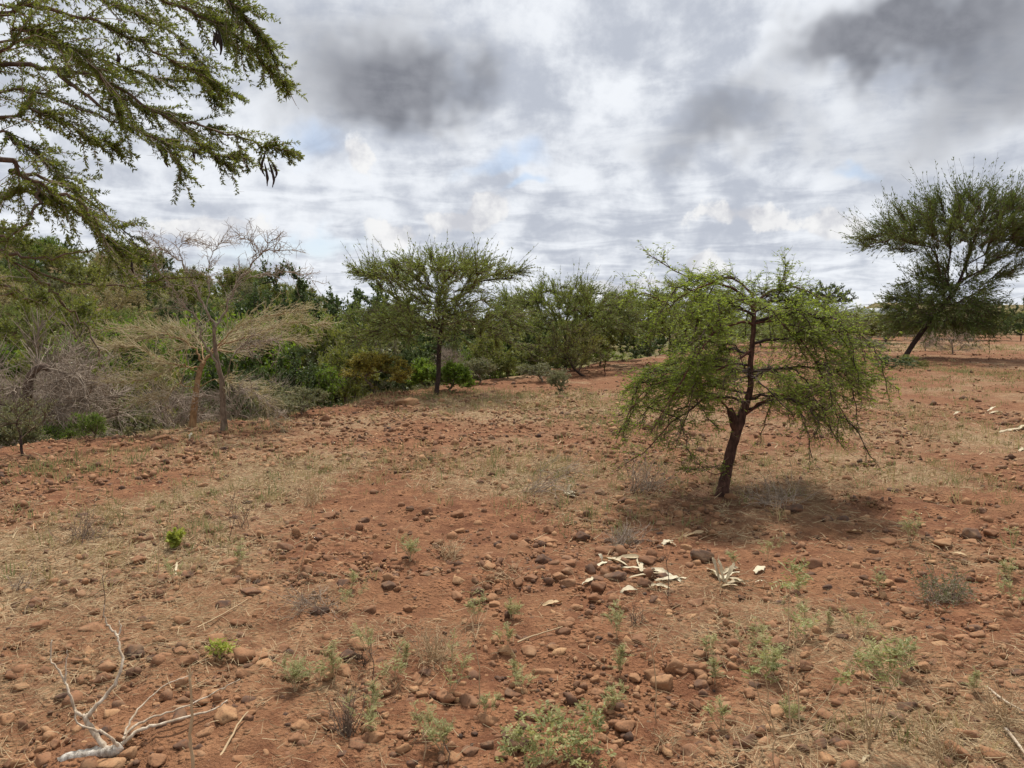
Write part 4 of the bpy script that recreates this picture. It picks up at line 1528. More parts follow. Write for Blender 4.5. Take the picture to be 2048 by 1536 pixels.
b6 = G(1806, 718)
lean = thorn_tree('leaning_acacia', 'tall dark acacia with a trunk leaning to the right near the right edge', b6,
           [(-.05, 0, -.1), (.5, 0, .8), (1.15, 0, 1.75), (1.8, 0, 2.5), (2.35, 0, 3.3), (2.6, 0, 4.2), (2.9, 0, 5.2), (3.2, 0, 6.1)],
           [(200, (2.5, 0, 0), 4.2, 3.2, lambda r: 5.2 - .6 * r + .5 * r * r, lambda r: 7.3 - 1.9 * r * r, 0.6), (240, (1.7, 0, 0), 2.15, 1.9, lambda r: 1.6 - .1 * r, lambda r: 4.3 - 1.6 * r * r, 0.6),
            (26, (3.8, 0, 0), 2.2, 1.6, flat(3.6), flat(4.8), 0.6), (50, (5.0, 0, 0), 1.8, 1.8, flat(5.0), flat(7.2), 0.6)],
           6600, (.5, 1.35), 'leaf_thorn_shaded', r_tip=.006, r_max=.22, expo=.45, per=12, spike=1000, up=.06, outward=.8, spread=.5, lspread=.4, leaf=(.09, .17), lw=(.013, .023), rmax=.05)
lean.scale = (.93, .93, .93)


# ------------------------------------------------------------------ bushes of the gully and hillside: one mesh set per kind, copied
def bush_parts(h, r, nlump, ntw, per, leaf, lw, leafm, twigm, bark, base_z=0.12, stems=4, ntarget=150, up=0.25, grav=0.0, tw=(.12, .32), flat=0.2, outward=0.5, r_max=0.05, lumpr=0.36, seed=0, spread=0.8):
    a = rng.uniform(0, 6.283, nlump)
    rho = np.sqrt(rng.uniform(0.02, 1, nlump)) * r * 0.72
    z = h * (base_z + 0.24 + (0.62 - base_z) * rng.uniform(0, 1, nlump) * (1.05 - 0.45 * rho / r))
    c = np.stack([rho * np.cos(a), rho * np.sin(a), z], axis=-1)
    c[0] = (0, 0, h * 0.74)
    k = rng.integers(0, nlump, ntarget)
    T = c[k] + rand_unit(ntarget) * (rng.uniform(0.25, 1, (ntarget, 1)) ** 0.5) * np.array([r * lumpr * 1.1, r * lumpr * 1.1, h * lumpr * 0.62])
    T[:, 2] = np.clip(T[:, 2], h * base_z, h)
    stem = [(0, 0, -.15), (0, 0, h * .06), (.02, .01, h * .13)]
    nodes, par = grow(stem, T, 0.25)
    ch, rad, w = chains(nodes, par, 0.005, 0.42, r_max)
    trunk, br = wood(ch, 6, 3, 0.02, 0.012)
    C = twigs_on(ch, ntw, tw, spread, up, grav, 0.03, 4, outward, np.array([0, 0, h * .45]))
    C3 = C[:, [0, 3]] if per else C
    tubes(br, C3, np.linspace(0.0045, 0.0020, C3.shape[1])[None].repeat(len(C), 0), 3, rng.uniform(0, 1, len(C)))
    out = [('trunk', trunk.mesh('trunk', M[bark]), None), ('branches', br.mesh('branches', M[twigm]), None)]
    if per:
        fol = MB()
        p, d, l, w_ = leaf_up(C, per, leaf, lw, flat, 0.9)
        leaves(fol, p, d, l * 1.25, w_ * 1.35, tint_clump(p, 1.6, 0.75, 40 + seed), flat)
        out.append(('foliage', fol.mesh('foliage', M[leafm], False), 'stuff'))
    return out


KIND = {}
for i in range(2):
    KIND['evergreen%d' % i] = bush_parts(3.2, 1.75, 10 + i, 1900, 11, (.035, .065), (.011, .020), 'leaf_dark', 'twig_dark', 'bark_dark', .10, seed=i)
    KIND['olive%d' % i] = bush_parts(2.2, 1.35, 8 + i, 1300, 8, (.04, .075), (.010, .019), 'leaf_olive', 'twig_grey', 'bark_brown', .10, seed=10 + i)
    KIND['thorn%d' % i] = bush_parts(2.5, 1.6, 9, 1500, 9, (.035, .07), (.007, .014), 'leaf_thorn', 'twig_dark', 'bark_dark', .28, up=.05, seed=20 + i, tw=(.15, .42), lumpr=.42)
for nm in ('evergreen', 'olive', 'thorn'):
    KIND[nm + '2'] = KIND[nm + '0']
for i in range(2):
    KIND['grey%d' % i] = bush_parts(1.6, 1.1, 8, 1100, 8, (.035, .065), (.009, .017), 'leaf_grey', 'twig_grey', 'bark_grey', .06, seed=30 + i)
    KIND['leafless%d' % i] = bush_parts(1.9, 1.5, 9, 1900, 0, None, None, None, 'twig_grey', 'bark_grey', .10, up=.0, grav=-.06, tw=(.2, .55), seed=40 + i, outward=.3, ntarget=110)
KIND['rusty'] = bush_parts(1.7, 1.25, 11, 1900, 8, (.03, .06), (.009, .017), 'leaf_rust', 'twig_dark', 'bark_brown', .05, seed=50, up=.45)
KIND['bright'] = bush_parts(1.25, .8, 8, 1100, 8, (.035, .07), (.011, .021), 'leaf_bright', 'twig_dark', 'bark_brown', .05, seed=51, up=.4)
KIND['lime'] = bush_parts(1.6, 1.2, 9, 1200, 7, (.03, .06), (.009, .017), 'leaf_bright', 'twig_grey', 'bark_brown', .15, seed=52, up=.1)
KIND['strawy'] = bush_parts(2.0, 1.5, 9, 1500, 6, (.03, .06), (.006, .012), 'leaf_straw', 'twig_yellow', 'bark_brown', .15, up=.05, seed=53)
KIND_H = dict(evergreen=3.2, olive=2.2, thorn=2.5, grey=1.6, leafless=1.9, rusty=1.7, bright=1.25, lime=1.6, strawy=2.0)
KIND_R = dict(evergreen=1.75, olive=1.35, thorn=1.6, grey=1.1, leafless=1.5, rusty=1.25, bright=.8, lime=1.2, strawy=1.5)
KIND_NAME = dict(evergreen='evergreen_tree', olive='olive_bush', thorn='thorn_tree', grey='grey_bush', leafless='leafless_bush', rusty='yellow_green_bush', bright='bright_green_bush', lime='green_bush', strawy='dry_thorn_bush')
turn = [0]


def put_bush(kind, px, Y, top, width_px, label, cat='bush', group='bushes in the gully', sink=0.0):
    """copy of a kind: centre column px, distance Y, top edge row, crown width in px"""
    loc = loc_at(px, Y)
    loc[2] -= sink
    h = max(0.5, top_h(loc, top))
    base = kind.rstrip('012')
    sz = h / KIND_H[base]
    sr = width_px / FPX * Y / 2 / (KIND_R[base] * 1.12)
    sr = max(sr, 0.85 * sz)
    turn[0] += 1
    return copy_tree(KIND[kind], KIND_NAME[base], label, cat, loc, turn[0] * 2.4, (sr, sr, sz), group)


GULLY = [
    # kind, px, Y, top, width, label, category
    ('evergreen0', 610, 27, 535, 190, 'tall dark evergreen tree behind the straw-coloured thorn tree crown', 'tree'),
    ('evergreen1', 728, 31, 560, 130, 'dark round evergreen tree left of the flat-topped acacia crown', 'tree'),
    ('evergreen2', 560, 30, 585, 130, 'dark evergreen bush low on the left of the tall evergreen', 'bush'),
    ('olive0', 660, 22, 640, 190, 'olive bush hanging below the tall dark evergreen', 'bush'),
    ('thorn0', 720, 25, 600, 180, 'feathery thorn tree between the two dark evergreens and the flat-topped acacia', 'tree'),
    ('grey0', 760, 22, 655, 200, 'blue-green bush directly behind the yellow-green bush', 'bush'),
    ('evergreen1', 830, 23, 640, 190, 'dark leafy bush behind the flat-topped acacia trunk, on its left', 'bush'),
    ('evergreen0', 940, 24, 620, 180, 'dark leafy bush behind the flat-topped acacia trunk, on its right', 'bush'),
    ('olive1', 980, 21, 655, 150, 'olive shrub right of the bright green bush, halfway up the thicket', 'bush'),
    ('grey1', 960, 19.5, 715, 120, 'dull green low bush between the bright green bush and the spreading acacia', 'bush'),
    ('evergreen2', 1040, 24, 650, 160, 'dark shrub below the left side of the spreading acacia', 'bush'),
    ('olive2', 1070, 22.5, 700, 120, 'small olive shrub at the field edge left of the leaning shrub', 'bush'),
    ('thorn1', 1010, 29, 600, 170, 'feathery thorn tree filling the gap between flat-topped and spreading acacias', 'tree'),
    ('thorn2', 1215, 31, 582, 190, 'wide thorn tree right of the spreading acacia', 'tree'),
    ('olive1', 1200, 27, 640, 160, 'olive bush below the wide thorn tree', 'bush'),
    ('evergreen1', 1245, 30, 655, 110, 'dark bush at the end of the field edge, left of the low acacia', 'bush'),
    ('thorn0', 1300, 36, 590, 170, 'thorn tree behind the low acacia, on its left', 'tree'),
    ('olive0', 1400, 40, 610, 200, 'olive thorn bush behind the umbrella acacia trunk, on its left', 'bush'),
    ('thorn1', 1520, 46, 618, 200, 'thorn bush seen through the umbrella acacia crown', 'bush'),
    ('rusty', 748, 16.6, 708, 185, 'round yellow-green bush at the field edge left of the flat-topped acacia', 'bush'),
    ('bright', 898, 17.2, 728, 105, 'bright green bush at the foot of the flat-topped acacia', 'bush'),
    ('bright', 850, 18.6, 722, 90, 'pale green bush squeezed between yellow-green bush and acacia trunk', 'bush'),
    ('grey0', 600, 13.3, 772, 120, 'pale green rounded bush on the gully lip left of the yellow-green bush', 'bush'),
    ('grey1', 535, 14.5, 760, 60, 'small grey-green bush half hidden left of the pale rounded bush', 'bush'),
    ('evergreen2', 590, 16.5, 695, 230, 'dark flat bush on pale slanting stems above the pale rounded bush', 'bush'),
    ('evergreen0', 450, 19, 690, 170, 'dark shrub in shade behind the bare grey thorn tree', 'bush'),
    ('leafless0', 500, 15.0, 745, 150, 'brown leafless thicket in the gully right of the bare grey thorn tree', 'bush'),
    ('leafless1', 330, 14.0, 770, 150, 'brown leafless thicket left of the orange-barked trunk', 'bush'),
    ('leafless0', 130, 13.0, 700, 260, 'grey leafless tangle under the arching dead limb', 'bush'),
    ('leafless1', 30, 14.5, 655, 190, 'grey leafless tangle at the left edge above the arching dead limb', 'bush'),
    ('leafless1', 200, 15.5, 745, 160, 'grey leafless tangle right of the arching dead limb', 'bush'),
    ('olive2', 280, 16, 720, 110, 'small dull green shrub hanging over the dark gully hollow', 'bush'),
    ('grey0', 265, 13.6, 800, 70, 'pale little bush in the dark gully hollow', 'bush'),
    ('evergreen1', 340, 22, 690, 150, 'dark green shrub behind the straw-coloured crown on its left', 'bush'),
    ('lime', 110, 11.6, 848, 170, 'low green weeds on the gully lip at the left edge', 'bush'),
    ('lime', 175, 11.2, 862, 80, 'low yellow-green weeds on the gully lip right of the small sapling', 'bush'),
    ('grey1', 15, 10.6, 805, 90, 'grey-green scrub behind the small sapling at the left edge', 'bush'),
    ('leafless0', 900, 20, 690, 110, 'leafless brown thicket right behind the flat-topped acacia', 'bush'),
    ('grey1', 1120, 16.6, 775, 62, 'small grey dry bush lying on the open field right of the flat-topped acacia', 'bush'),
    ('grey0', 1085, 19.8, 738, 110, 'low grey bush at the field edge below the leaning shrub', 'bush'),
    ('olive0', 690, 18.5, 690, 120, 'mid-green bush behind the left side of the yellow-green bush', 'bush'),
    ('lime', 640, 17.0, 735, 110, 'fresh green bush between pale rounded bush and yellow-green bush', 'bush'),
    ('evergreen1', 820, 19.5, 690, 130, 'dark green bush just above the pale squeezed bush', 'bush'),
    ('olive2', 800, 26, 625, 170, 'mid-green bush under the left half of the flat-topped acacia crown', 'bush'),
    ('lime', 960, 22.5, 690, 130, 'fresh green bush right of the flat-topped acacia trunk, in the second row', 'bush'),
    ('olive1', 1015, 20.8, 712, 110, 'mid-green low bush near the field edge right of the bright green bush', 'bush'),
    ('evergreen0', 890, 28, 618, 170, 'dark bush high behind the middle of the flat-topped acacia', 'bush'),
    ('evergreen2', 1100, 30, 635, 170, 'dark bush under the crown of the spreading acacia', 'bush'),
    ('olive0', 1150, 24.5, 690, 120, 'mid-green bush right behind the fallen-trunk shrub', 'bush'),
    ('evergreen0', 1310, 42, 625, 200, 'dark bush mass behind the low acacia', 'bush'),
    ('olive1', 1460, 55, 628, 220, 'green bush mass far behind the umbrella acacia trunk', 'bush'),
    ('lime', 470, 21, 640, 190, 'fresh green bush behind the upper fork of the bare grey thorn tree', 'bush'),
    ('olive2', 540, 23, 620, 180, 'mid-green bush left below the tall dark evergreen', 'bush'),
    ('evergreen1', 400, 26, 600, 200, 'dark green bush behind the bare grey thorn tree, on its left', 'bush'),
    ('lime', 240, 24, 650, 260, 'yellow-green sunlit bush above the gully at left', 'bush'),
    ('olive1', 110, 25, 625, 260, 'green bush above the grey leafless tangle', 'bush'),
]
for kind, px, Y, top, wd, lab, cat in GULLY:
    put_bush(kind, px, Y, top, wd, lab, cat)

# right side
RIGHT = [
    ('evergreen0', 2040, 58, 590, 110, 'dark round tree at the right edge behind the leaning acacia', 'tree'),
    ('grey0', 1740, 60, 640, 160, 'grey-green scrub behind the umbrella acacia, on its right', 'bush'),
    ('olive0', 1660, 64, 632, 150, 'olive scrub behind the upper right of the umbrella acacia crown', 'bush'),
    ('leafless1', 1905, 36, 655, 130, 'dark leafless bush under the leaning acacia', 'bush'),
    ('leafless0', 1850, 40, 660, 100, 'brown leafless bush behind the leaning trunk', 'bush'),
    ('grey1', 1985, 70, 636, 120, 'pale grey scrub between the leaning acacia and the right-edge tree', 'bush'),
    ('evergreen2', 1780, 24.5, 728, 120, 'dark green fallen brush at the foot of the leaning acacia', 'bush'),
    ('olive1', 1825, 25, 718, 70, 'small green bush touching the foot of the leaning trunk', 'bush'),
    ('olive2', 1800, 75, 632, 130, 'far olive scrub left of the leaning trunk', 'bush'),
    ('thorn2', 1590, 70, 622, 120, 'far thorn bush behind the right half of the umbrella acacia', 'bush'),
    ('grey1', 1890, 82, 640, 130, 'far grey scrub seen under the leaning acacia crown', 'bush'),
    ('olive0', 1770, 52, 622, 190, 'green thorn bush between umbrella acacia and leaning acacia', 'bush'),
    ('thorn0', 1700, 70, 610, 170, 'feathery far thorn tree below the open-crowned tree', 'tree'),
    ('evergreen1', 1850, 66, 618, 170, 'dark green bush behind the leaning trunk base', 'bush'),
    ('olive2', 1940, 60, 628, 170, 'green bush closing the skyline right of the leaning trunk', 'bush'),
    ('olive0', 2010, 85, 622, 150, 'far green bush at right beside the right-edge tree', 'bush'),
    ('thorn1', 1560, 80, 612, 170, 'far thorn tree behind the umbrella acacia right shoulder', 'tree'),
    ('thorn2', 1500, 38, 640, 190, 'low feathery bush right behind the umbrella acacia trunk', 'bush'),
    ('olive1', 1620, 44, 652, 200, 'low green bush behind the right side of the umbrella acacia', 'bush'),
    ('grey0', 1700, 40, 668, 170, 'low grey-green bush between umbrella acacia and the leaning trunk', 'bush'),
]
for kind, px, Y, top, wd, lab, cat in RIGHT:
    put_bush(kind, px, Y, top, wd, lab, cat, 'bushes beyond the field')

b8 = loc_at(1640, 62)
h8 = top_h(b8, 566)
thorn_tree('open_crowned_tree', 'far dark tree with open flat crown, right of the umbrella acacia top', b8,
           [(0, 0, -.1), (.1, 0, h8 * .3), (.3, 0, h8 * .6)], [(120, (.2, 0, 0), 2.3, 2.0, lambda r: h8 * (.62 + .05 * r), lambda r: h8 * (.98 - .18 * r * r), .55)],
           800, (.2, .5), 'leaf_dark', r_tip=.012, r_max=.16, per=7, leaf=(.09, .16), lw=(.03, .05), cat='tree')

# left hillside: single trees and bushes one after another
hill = []
hr = np.random.default_rng(77)
tries = 0
while len(hill) < 110 and tries < 6000:
    tries += 1
    px = hr.uniform(-40, 640)
    Y = hr.uniform(26, 78)
    x = (px - 1024) / FPX * Y
    d, s = edge_coords(x, Y)
    if d < 11:
        continue
    if any((x - a) ** 2 + (Y - b_) ** 2 < (1.5 + 0.022 * Y) ** 2 for a, b_, _ in hill):
        continue
    hill.append((x, Y, px))
hill.sort(key=lambda t: t[2])
HK = ['olive0', 'thorn0', 'olive1', 'evergreen0', 'strawy', 'thorn1', 'olive2', 'lime', 'thorn2', 'evergreen1', 'grey0', 'olive0']
HW = dict(olive='olive bush', thorn='feathery thorn tree', evergreen='dark evergreen tree', strawy='straw-coloured thorn bush', lime='fresh green bush', grey='grey-green bush')
cnt = {}
ORDW = ['first', 'second', 'third', 'fourth', 'fifth', 'sixth', 'seventh', 'eighth', 'ninth', 'tenth', 'eleventh', 'twelfth', 'thirteenth', 'fourteenth', 'fifteenth', 'sixteenth',
        'seventeenth', 'eighteenth', 'nineteenth', 'twentieth', 'twenty-first', 'twenty-second', 'twenty-third', 'twenty-fourth', 'twenty-fifth', 'twenty-sixth', 'twenty-seventh', 'twenty-eighth'] + ['%dth' % q for q in range(29, 60)]
for k, (x, Y, px) in enumerate(hill):
    kind = HK[int(hr.integers(0, len(HK)))]
    base = kind.rstrip('012')
    j = cnt.get(base, 0)
    cnt[base] = j + 1
    sc = hr.uniform(0.9, 1.5) * dict(evergreen=.62, thorn=.85).get(base, 1.2)
    copy_tree(KIND[kind], KIND_NAME[base], '%s on the left hillside, %s of its kind from the left' % (HW[base], ORDW[j]), 'tree' if base in ('thorn', 'evergreen') else 'bush',
              (x, Y, float(H(x, Y)) - .1), hr.uniform(0, 6.28), (sc, sc, sc * hr.uniform(.85, 1.1)), 'trees and bushes on the left hillside')


def far_wood():
    """far-off scrub along the skyline: one mass"""
    mb = MB()
    n = 420
    a = np.radians(rng.uniform(-48, 48, n))
    r = rng.uniform(85, 330, n)
    x, y = r * np.sin(a), r * np.cos(a)
    d, s = edge_coords(x, y)
    z = H(x, y)
    hh = rng.uniform(1.4, 4.2, n) * np.where(d < -8, 0.55, 1.0)
    per = 60
    k = np.repeat(np.arange(n), per)
    q = rand_unit(n * per) * (rng.uniform(0.2, 1, (n * per, 1)) ** 0.4)
    lump = 1 + 0.35 * np.sin(q[:, :1] * 5 + k[:, None]) * np.cos(q[:, 1:2] * 4 + k[:, None] * 1.7)
    q = q * lump
    p = np.stack([x[k] + q[:, 0] * hh[k] * 0.62, y[k] + q[:, 1] * hh[k] * 0.62, z[k] + hh[k] * (0.5 + 0.5 * q[:, 2])], axis=-1)
    leaves(mb, p, rand_unit(len(p)) + np.array([0, 0, .3]), rng.uniform(.25, .55, len(p)), rng.uniform(.08, .2, len(p)), np.clip(rng.uniform(0, 1, n)[k] * .8 + rng.uniform(0, .2, len(p)), 0, 1), .3)
    tag(mb.build('far_scrub', M['leaf_olive'], None, False), 'far-off scrub woodland along the skyline', 'scrub', kind='stuff')


far_wood()


def hill_scrub():
    """undergrowth that closes the left hillside and the gully floor: one mass"""
    mb = MB()
    n = 3000
    px = np.concatenate([rng.uniform(-160, 1300, 1600), rng.uniform(560, 1330, 1400)])
    Y = np.concatenate([rng.uniform(15, 95, 1600), rng.uniform(17, 75, 1400)])
    x = (px - 1024) / FPX * Y
    d, s = edge_coords(x, Y)
    ok = (d > 4.0) & (fbm(x * .12, Y * .12, 3, 611) > -.16)
    x, Y = x[ok], Y[ok]
    z = H(x, Y)
    n = len(x)
    hh = rng.uniform(.5, 1.5, n)
    per = 30
    k = np.repeat(np.arange(n), per)
    q = rand_unit(n * per) * (rng.uniform(.1, 1, (n * per, 1)) ** .45)
    q = q * (1 + .4 * np.sin(q[:, :1] * 5 + k[:, None]) * np.cos(q[:, 1:2] * 4 + k[:, None] * 1.7))
    p = np.stack([x[k] + q[:, 0] * hh[k] * .8, Y[k] + q[:, 1] * hh[k] * .8, z[k] + hh[k] * (.42 + .5 * q[:, 2])], axis=-1)
    leaves(mb, p, rand_unit(len(p)) + np.array([0, 0, .4]), rng.uniform(.10, .24, len(p)), rng.uniform(.025, .06, len(p)), np.clip(rng.uniform(0, 1, n)[k] * .75 + rng.uniform(0, .25, len(p)), 0, 1), .2)
    tag(mb.build('hillside_scrub', M['leaf_olive'], None, False), 'low undergrowth covering the left hillside and gully floor', 'scrub', kind='stuff')


hill_scrub()


# ------------------------------------------------------------------ bare thorn trees on the gully lip
def bare_thorn():
    b = G(447, 862)
    Y0 = b[1]
    root = thing('bare_thorn_tree', 'leafless grey thorn tree with slender forked trunk on the gully lip at left', 'tree', b)

    def L(px, py, dy=0.0):
        return P(px, py, Y0 + dy) - b
    tr = MB()
    tube(tr, [L(448, 868), L(446, 820), L(444, 770), L(437, 730), L(429, 690), L(428, 650)], [.056, .044, .037, .031, .027, .023], 9, 4, .004, True, .10)
    tr.build('trunk', M['bark_tan'], root)
    limbs = [
        ([L(428, 652), L(440, 640, .1), L(458, 600, .15), L(475, 565, .2), L(500, 535, .2), L(525, 505, .2), L(560, 500, .25), L(612, 505, .3)], .024),
        ([L(430, 655), L(410, 615, -.05), L(390, 575, -.1), L(370, 535, -.1), L(345, 510, -.1), L(320, 495, -.1), L(300, 470, -.1)], .026),
        ([L(437, 735), L(410, 690, -.15), L(390, 640, -.25), L(360, 600, -.3), L(330, 560, -.35), L(300, 510, -.35), L(285, 470, -.35)], .024),
        ([L(475, 565, .2), L(520, 550, .3), L(580, 545, .4), L(640, 565, .4)], .012),
        ([L(412, 620), L(418, 580, .2), L(415, 540, .3), L(430, 500, .35), L(455, 480, .4)], .012),
        ([L(500, 535, .2), L(510, 505, .1), L(500, 480, .0), L(470, 468, .0)], .010),
        ([L(525, 505, .2), L(545, 480, .2), L(565, 465, .25)], .009),
        ([L(370, 535, -.1), L(360, 500, 0), L(370, 480, .1), L(420, 490, .2)], .010),
        ([L(330, 560, -.35), L(290, 555, -.4), L(260, 540, -.4)], .008),
        ([L(444, 760), L(480, 700, -.3), L(520, 680, -.5), L(560, 690, -.6)], .010),
        ([L(446, 800), L(400, 790, -.3), L(360, 800, -.5), L(310, 830, -.5)], .008),
        ([L(446, 790), L(490, 780, -.3), L(530, 800, -.4), L(560, 830, -.4)], .008)]
    tw = MB()
    allC = []
    for pts, r in limbs:
        mb = MB()
        n = 4 * len(pts)
        p, rr = resample(np.array(pts), np.linspace(r * .72, .003, len(pts)), n)
        p[1:-1] += rng.normal(0, .014, (n - 2, 3))
        tubes(mb, p[None], rr[None], 6)
        mb.build('branch', M['bark_grey'], root)
        seg = np.linalg.norm(np.diff(p, axis=0), axis=1).sum()
        m = int(seg * 26)
        u = rng.uniform(.2, 1, (1, m))
        bp, bt = along(p[None], u)
        C = curves(bp[0], bt[0] + rand_unit(m) * .9 + np.array([0, 0, .2]), rng.uniform(.12, .5, m) * (1.2 - .6 * u[0]), 6, 0.0, .26)
        allC.append(C)
    C = np.concatenate(allC)
    tubes(tw, C, np.linspace(.0048, .0020, 6)[None].repeat(len(C), 0), 3, rng.uniform(0, 1, len(C)))
    m = 5 * len(C)
    k = rng.integers(0, len(C), m)
    bp, bt = along(C[k], rng.uniform(.15, 1, (m, 1)))
    C2 = curves(bp[:, 0], rand_unit(m) + bt[:, 0] * .4, rng.uniform(.03, .14, m), 4, 0, .25)
    tubes(tw, C2, np.linspace(.0030, .0014, 4)[None].repeat(m, 0), 3, rng.uniform(0, 1, m))
    tw.build('twigs', M['twig_grey'], root)


bare_thorn()


def straw_thorn():
    b = G(385, 856)
    Y0 = b[1]
    root = thing('straw_coloured_thorn_tree', 'dry thorn tree with orange bark and a wide straw-coloured crown, at the gully lip', 'tree', b)

    def L(px, py, dy=0.0):
        return P(px, py, Y0 + dy) - b
    tr = MB()
    tube(tr, [L(384, 862), L(388, 820), L(393, 780), L(400, 740, .1), L(408, 722, .15)], [.055, .047, .043, .040, .038], 9, 4, .002, True, .07)
    tr.build('trunk', M['bark_orange'], root)
    limbs = [
        ([L(405, 728, .1), L(395, 705, .1), L(372, 685, .1), L(330, 665, .1), L(270, 655, .2), L(200, 660, .3)], .028),
        ([L(408, 722, .15), L(425, 700, .3), L(460, 685, .5), L(520, 665, .7), L(580, 645, .8), L(635, 650, .8)], .030),
        ([L(403, 735, .1), L(370, 730, -.2), L(320, 720, -.4), L(270, 690, -.5), L(215, 690, -.6)], .018),
        ([L(400, 745, .1), L(360, 730, -.1), L(330, 745, -.3), L(280, 760, -.4), L(225, 765, -.4)], .014),
        ([L(425, 700, .3), L(470, 660, .3), L(530, 635, .4), L(600, 620, .4)], .018),
        ([L(425, 705, .3), L(480, 700, .2), L(540, 680, .2), L(600, 680, .2)], .016),
        ([L(393, 780), L(360, 770, -.3), L(330, 790, -.4), L(290, 800, -.5)], .010),
        ([L(408, 722, .2), L(400, 690, .6), L(380, 665, .9), L(340, 650, 1.1)], .016),
        ([L(408, 722, .2), L(440, 690, .8), L(480, 665, 1.2), L(540, 655, 1.4)], .016),
        ([L(330, 665, .1), L(290, 680, .1), L(230, 690, .1)], .010),
        ([L(395, 775), L(450, 760, -.3), L(510, 790, -.5), L(545, 840, -.5)], .010)]
    tw, fol = MB(), MB()
    allC = []
    for k, (pts, r) in enumerate(limbs):
        mb = MB()
        n = 4 * len(pts)
        p, rr = resample(np.array(pts), np.linspace(r * .7, .003, len(pts)), n)
        p[1:-1] += rng.normal(0, .014, (n - 2, 3))
        tubes(mb, p[None], rr[None], 6)
        mb.build('branch', M['bark_orange'], root)
        seg = np.linalg.norm(np.diff(p, axis=0), axis=1).sum()
        m = int(seg * 40)
        u = rng.uniform(.2, 1, (1, m))
        bp, bt = along(p[None], u)
        d = bt[0] + rand_unit(m) * .55
        d[:, 2] *= .6
        allC.append(curves(bp[0], d + np.array([0, 0, .08]), rng.uniform(.2, .65, m) * (1.2 - .6 * u[0]), 6, -.02, .12))
    C = np.concatenate(allC)
    tubes(tw, C[:, ::2], np.linspace(.0042, .0020, 3)[None].repeat(len(C), 0), 3, rng.uniform(.3, 1, len(C)))
    m = 5 * len(C)
    k = rng.integers(0, len(C), m)
    bp, bt = along(C[k], rng.uniform(.15, 1, (m, 1)))
    C2 = curves(bp[:, 0], rand_unit(m) * .7 + bt[:, 0], rng.uniform(.05, .22, m), 3, 0, .2)
    tubes(tw, C2, np.linspace(.0030, .0014, 3)[None].repeat(m, 0), 3, rng.uniform(.2, 1, m))
    p, d, l, w = leaf_up(C2, 4, (.014, .03), (.003, .006), .3)
    leaves(fol, p, d, l, w, None, .3)
    parts(root, None, tw, fol, None, M['twig_yellow'], M['leaf_straw'], 'twigs')


straw_thorn()


def arching_dead_limb():
    b = loc_at(56, 12.2)
    root = thing('arching_dead_tree', 'dead dark tree arching over to the right above the grey tangle at left', 'tree', b)
    Y0 = b[1]

    def L(px, py, dy=0.0):
        return P(px, py, Y0 + dy) - b
    tr = MB()
    tube(tr, [np.array([0, 0, -.15]), L(55, 830), L(55, 790), L(62, 752), L(80, 734), L(100, 738)], [.10, .085, .075, .068, .058, .045], 9, 4, .006, True, .1)
    tr.build('trunk', M['bark_brown'], root)
    tw = MB()
    allC = []
    for pts, r in (([L(100, 738), L(125, 745), L(160, 752, -.1), L(170, 780, -.2), L(165, 800, -.2)], .03), ([L(95, 736), L(120, 728, .1), L(160, 730, .2), L(195, 745, .3)], .022),
                   ([L(57, 790), L(90, 770, -.1), L(120, 760, -.2), L(150, 745, -.3)], .018), ([L(55, 800), L(30, 785, -.2), L(0, 800, -.3), L(-30, 830, -.3)], .022),
                   ([L(55, 780), L(20, 775, -.3), L(-20, 790, -.5)], .018), ([L(57, 800), L(90, 805, -.3), L(120, 830, -.5)], .014),
                   ([L(110, 742), L(112, 755), L(116, 768)], .016), ([L(100, 850, -.3), L(105, 825, -.3), L(140, 815, -.3), L(200, 825, -.2)], .012)):
        mb = MB()
        n = 4 * len(pts)
        p, rr = resample(np.array(pts), np.linspace(r, .005, len(pts)), n)
        p[1:-1] += rng.normal(0, .012, (n - 2, 3))
        tubes(mb, p[None], rr[None], 6)
        mb.build('branch', M['bark_grey'], root)
        m = int(18 + 30 * np.linalg.norm(p[-1] - p[0]))
        u = rng.uniform(.15, 1, (1, m))
        bp, bt = along(p[None], u)
        allC.append(curves(bp[0], bt[0] * .7 + rand_unit(m), rng.uniform(.2, .7, m), 6, -.10, .22))
    C = np.concatenate(allC)
    tubes(tw, C, np.linspace(.0065, .0022, 6)[None].repeat(len(C), 0), 3, rng.uniform(.3, 1, len(C)))
    m = 5 * len(C)
    k = rng.integers(0, len(C), m)
    bp, bt = along(C[k], rng.uniform(.15, 1, (m, 1)))
    C2 = curves(bp[:, 0], rand_unit(m) + bt[:, 0] * .5, rng.uniform(.08, .3, m), 4, -.1, .25)
    tubes(tw, C2, np.linspace(.0036, .0016, 4)[None].repeat(m, 0), 3, rng.uniform(.2, 1, m))
    tw.build('twigs', M['twig_grey'], root)


arching_dead_limb()

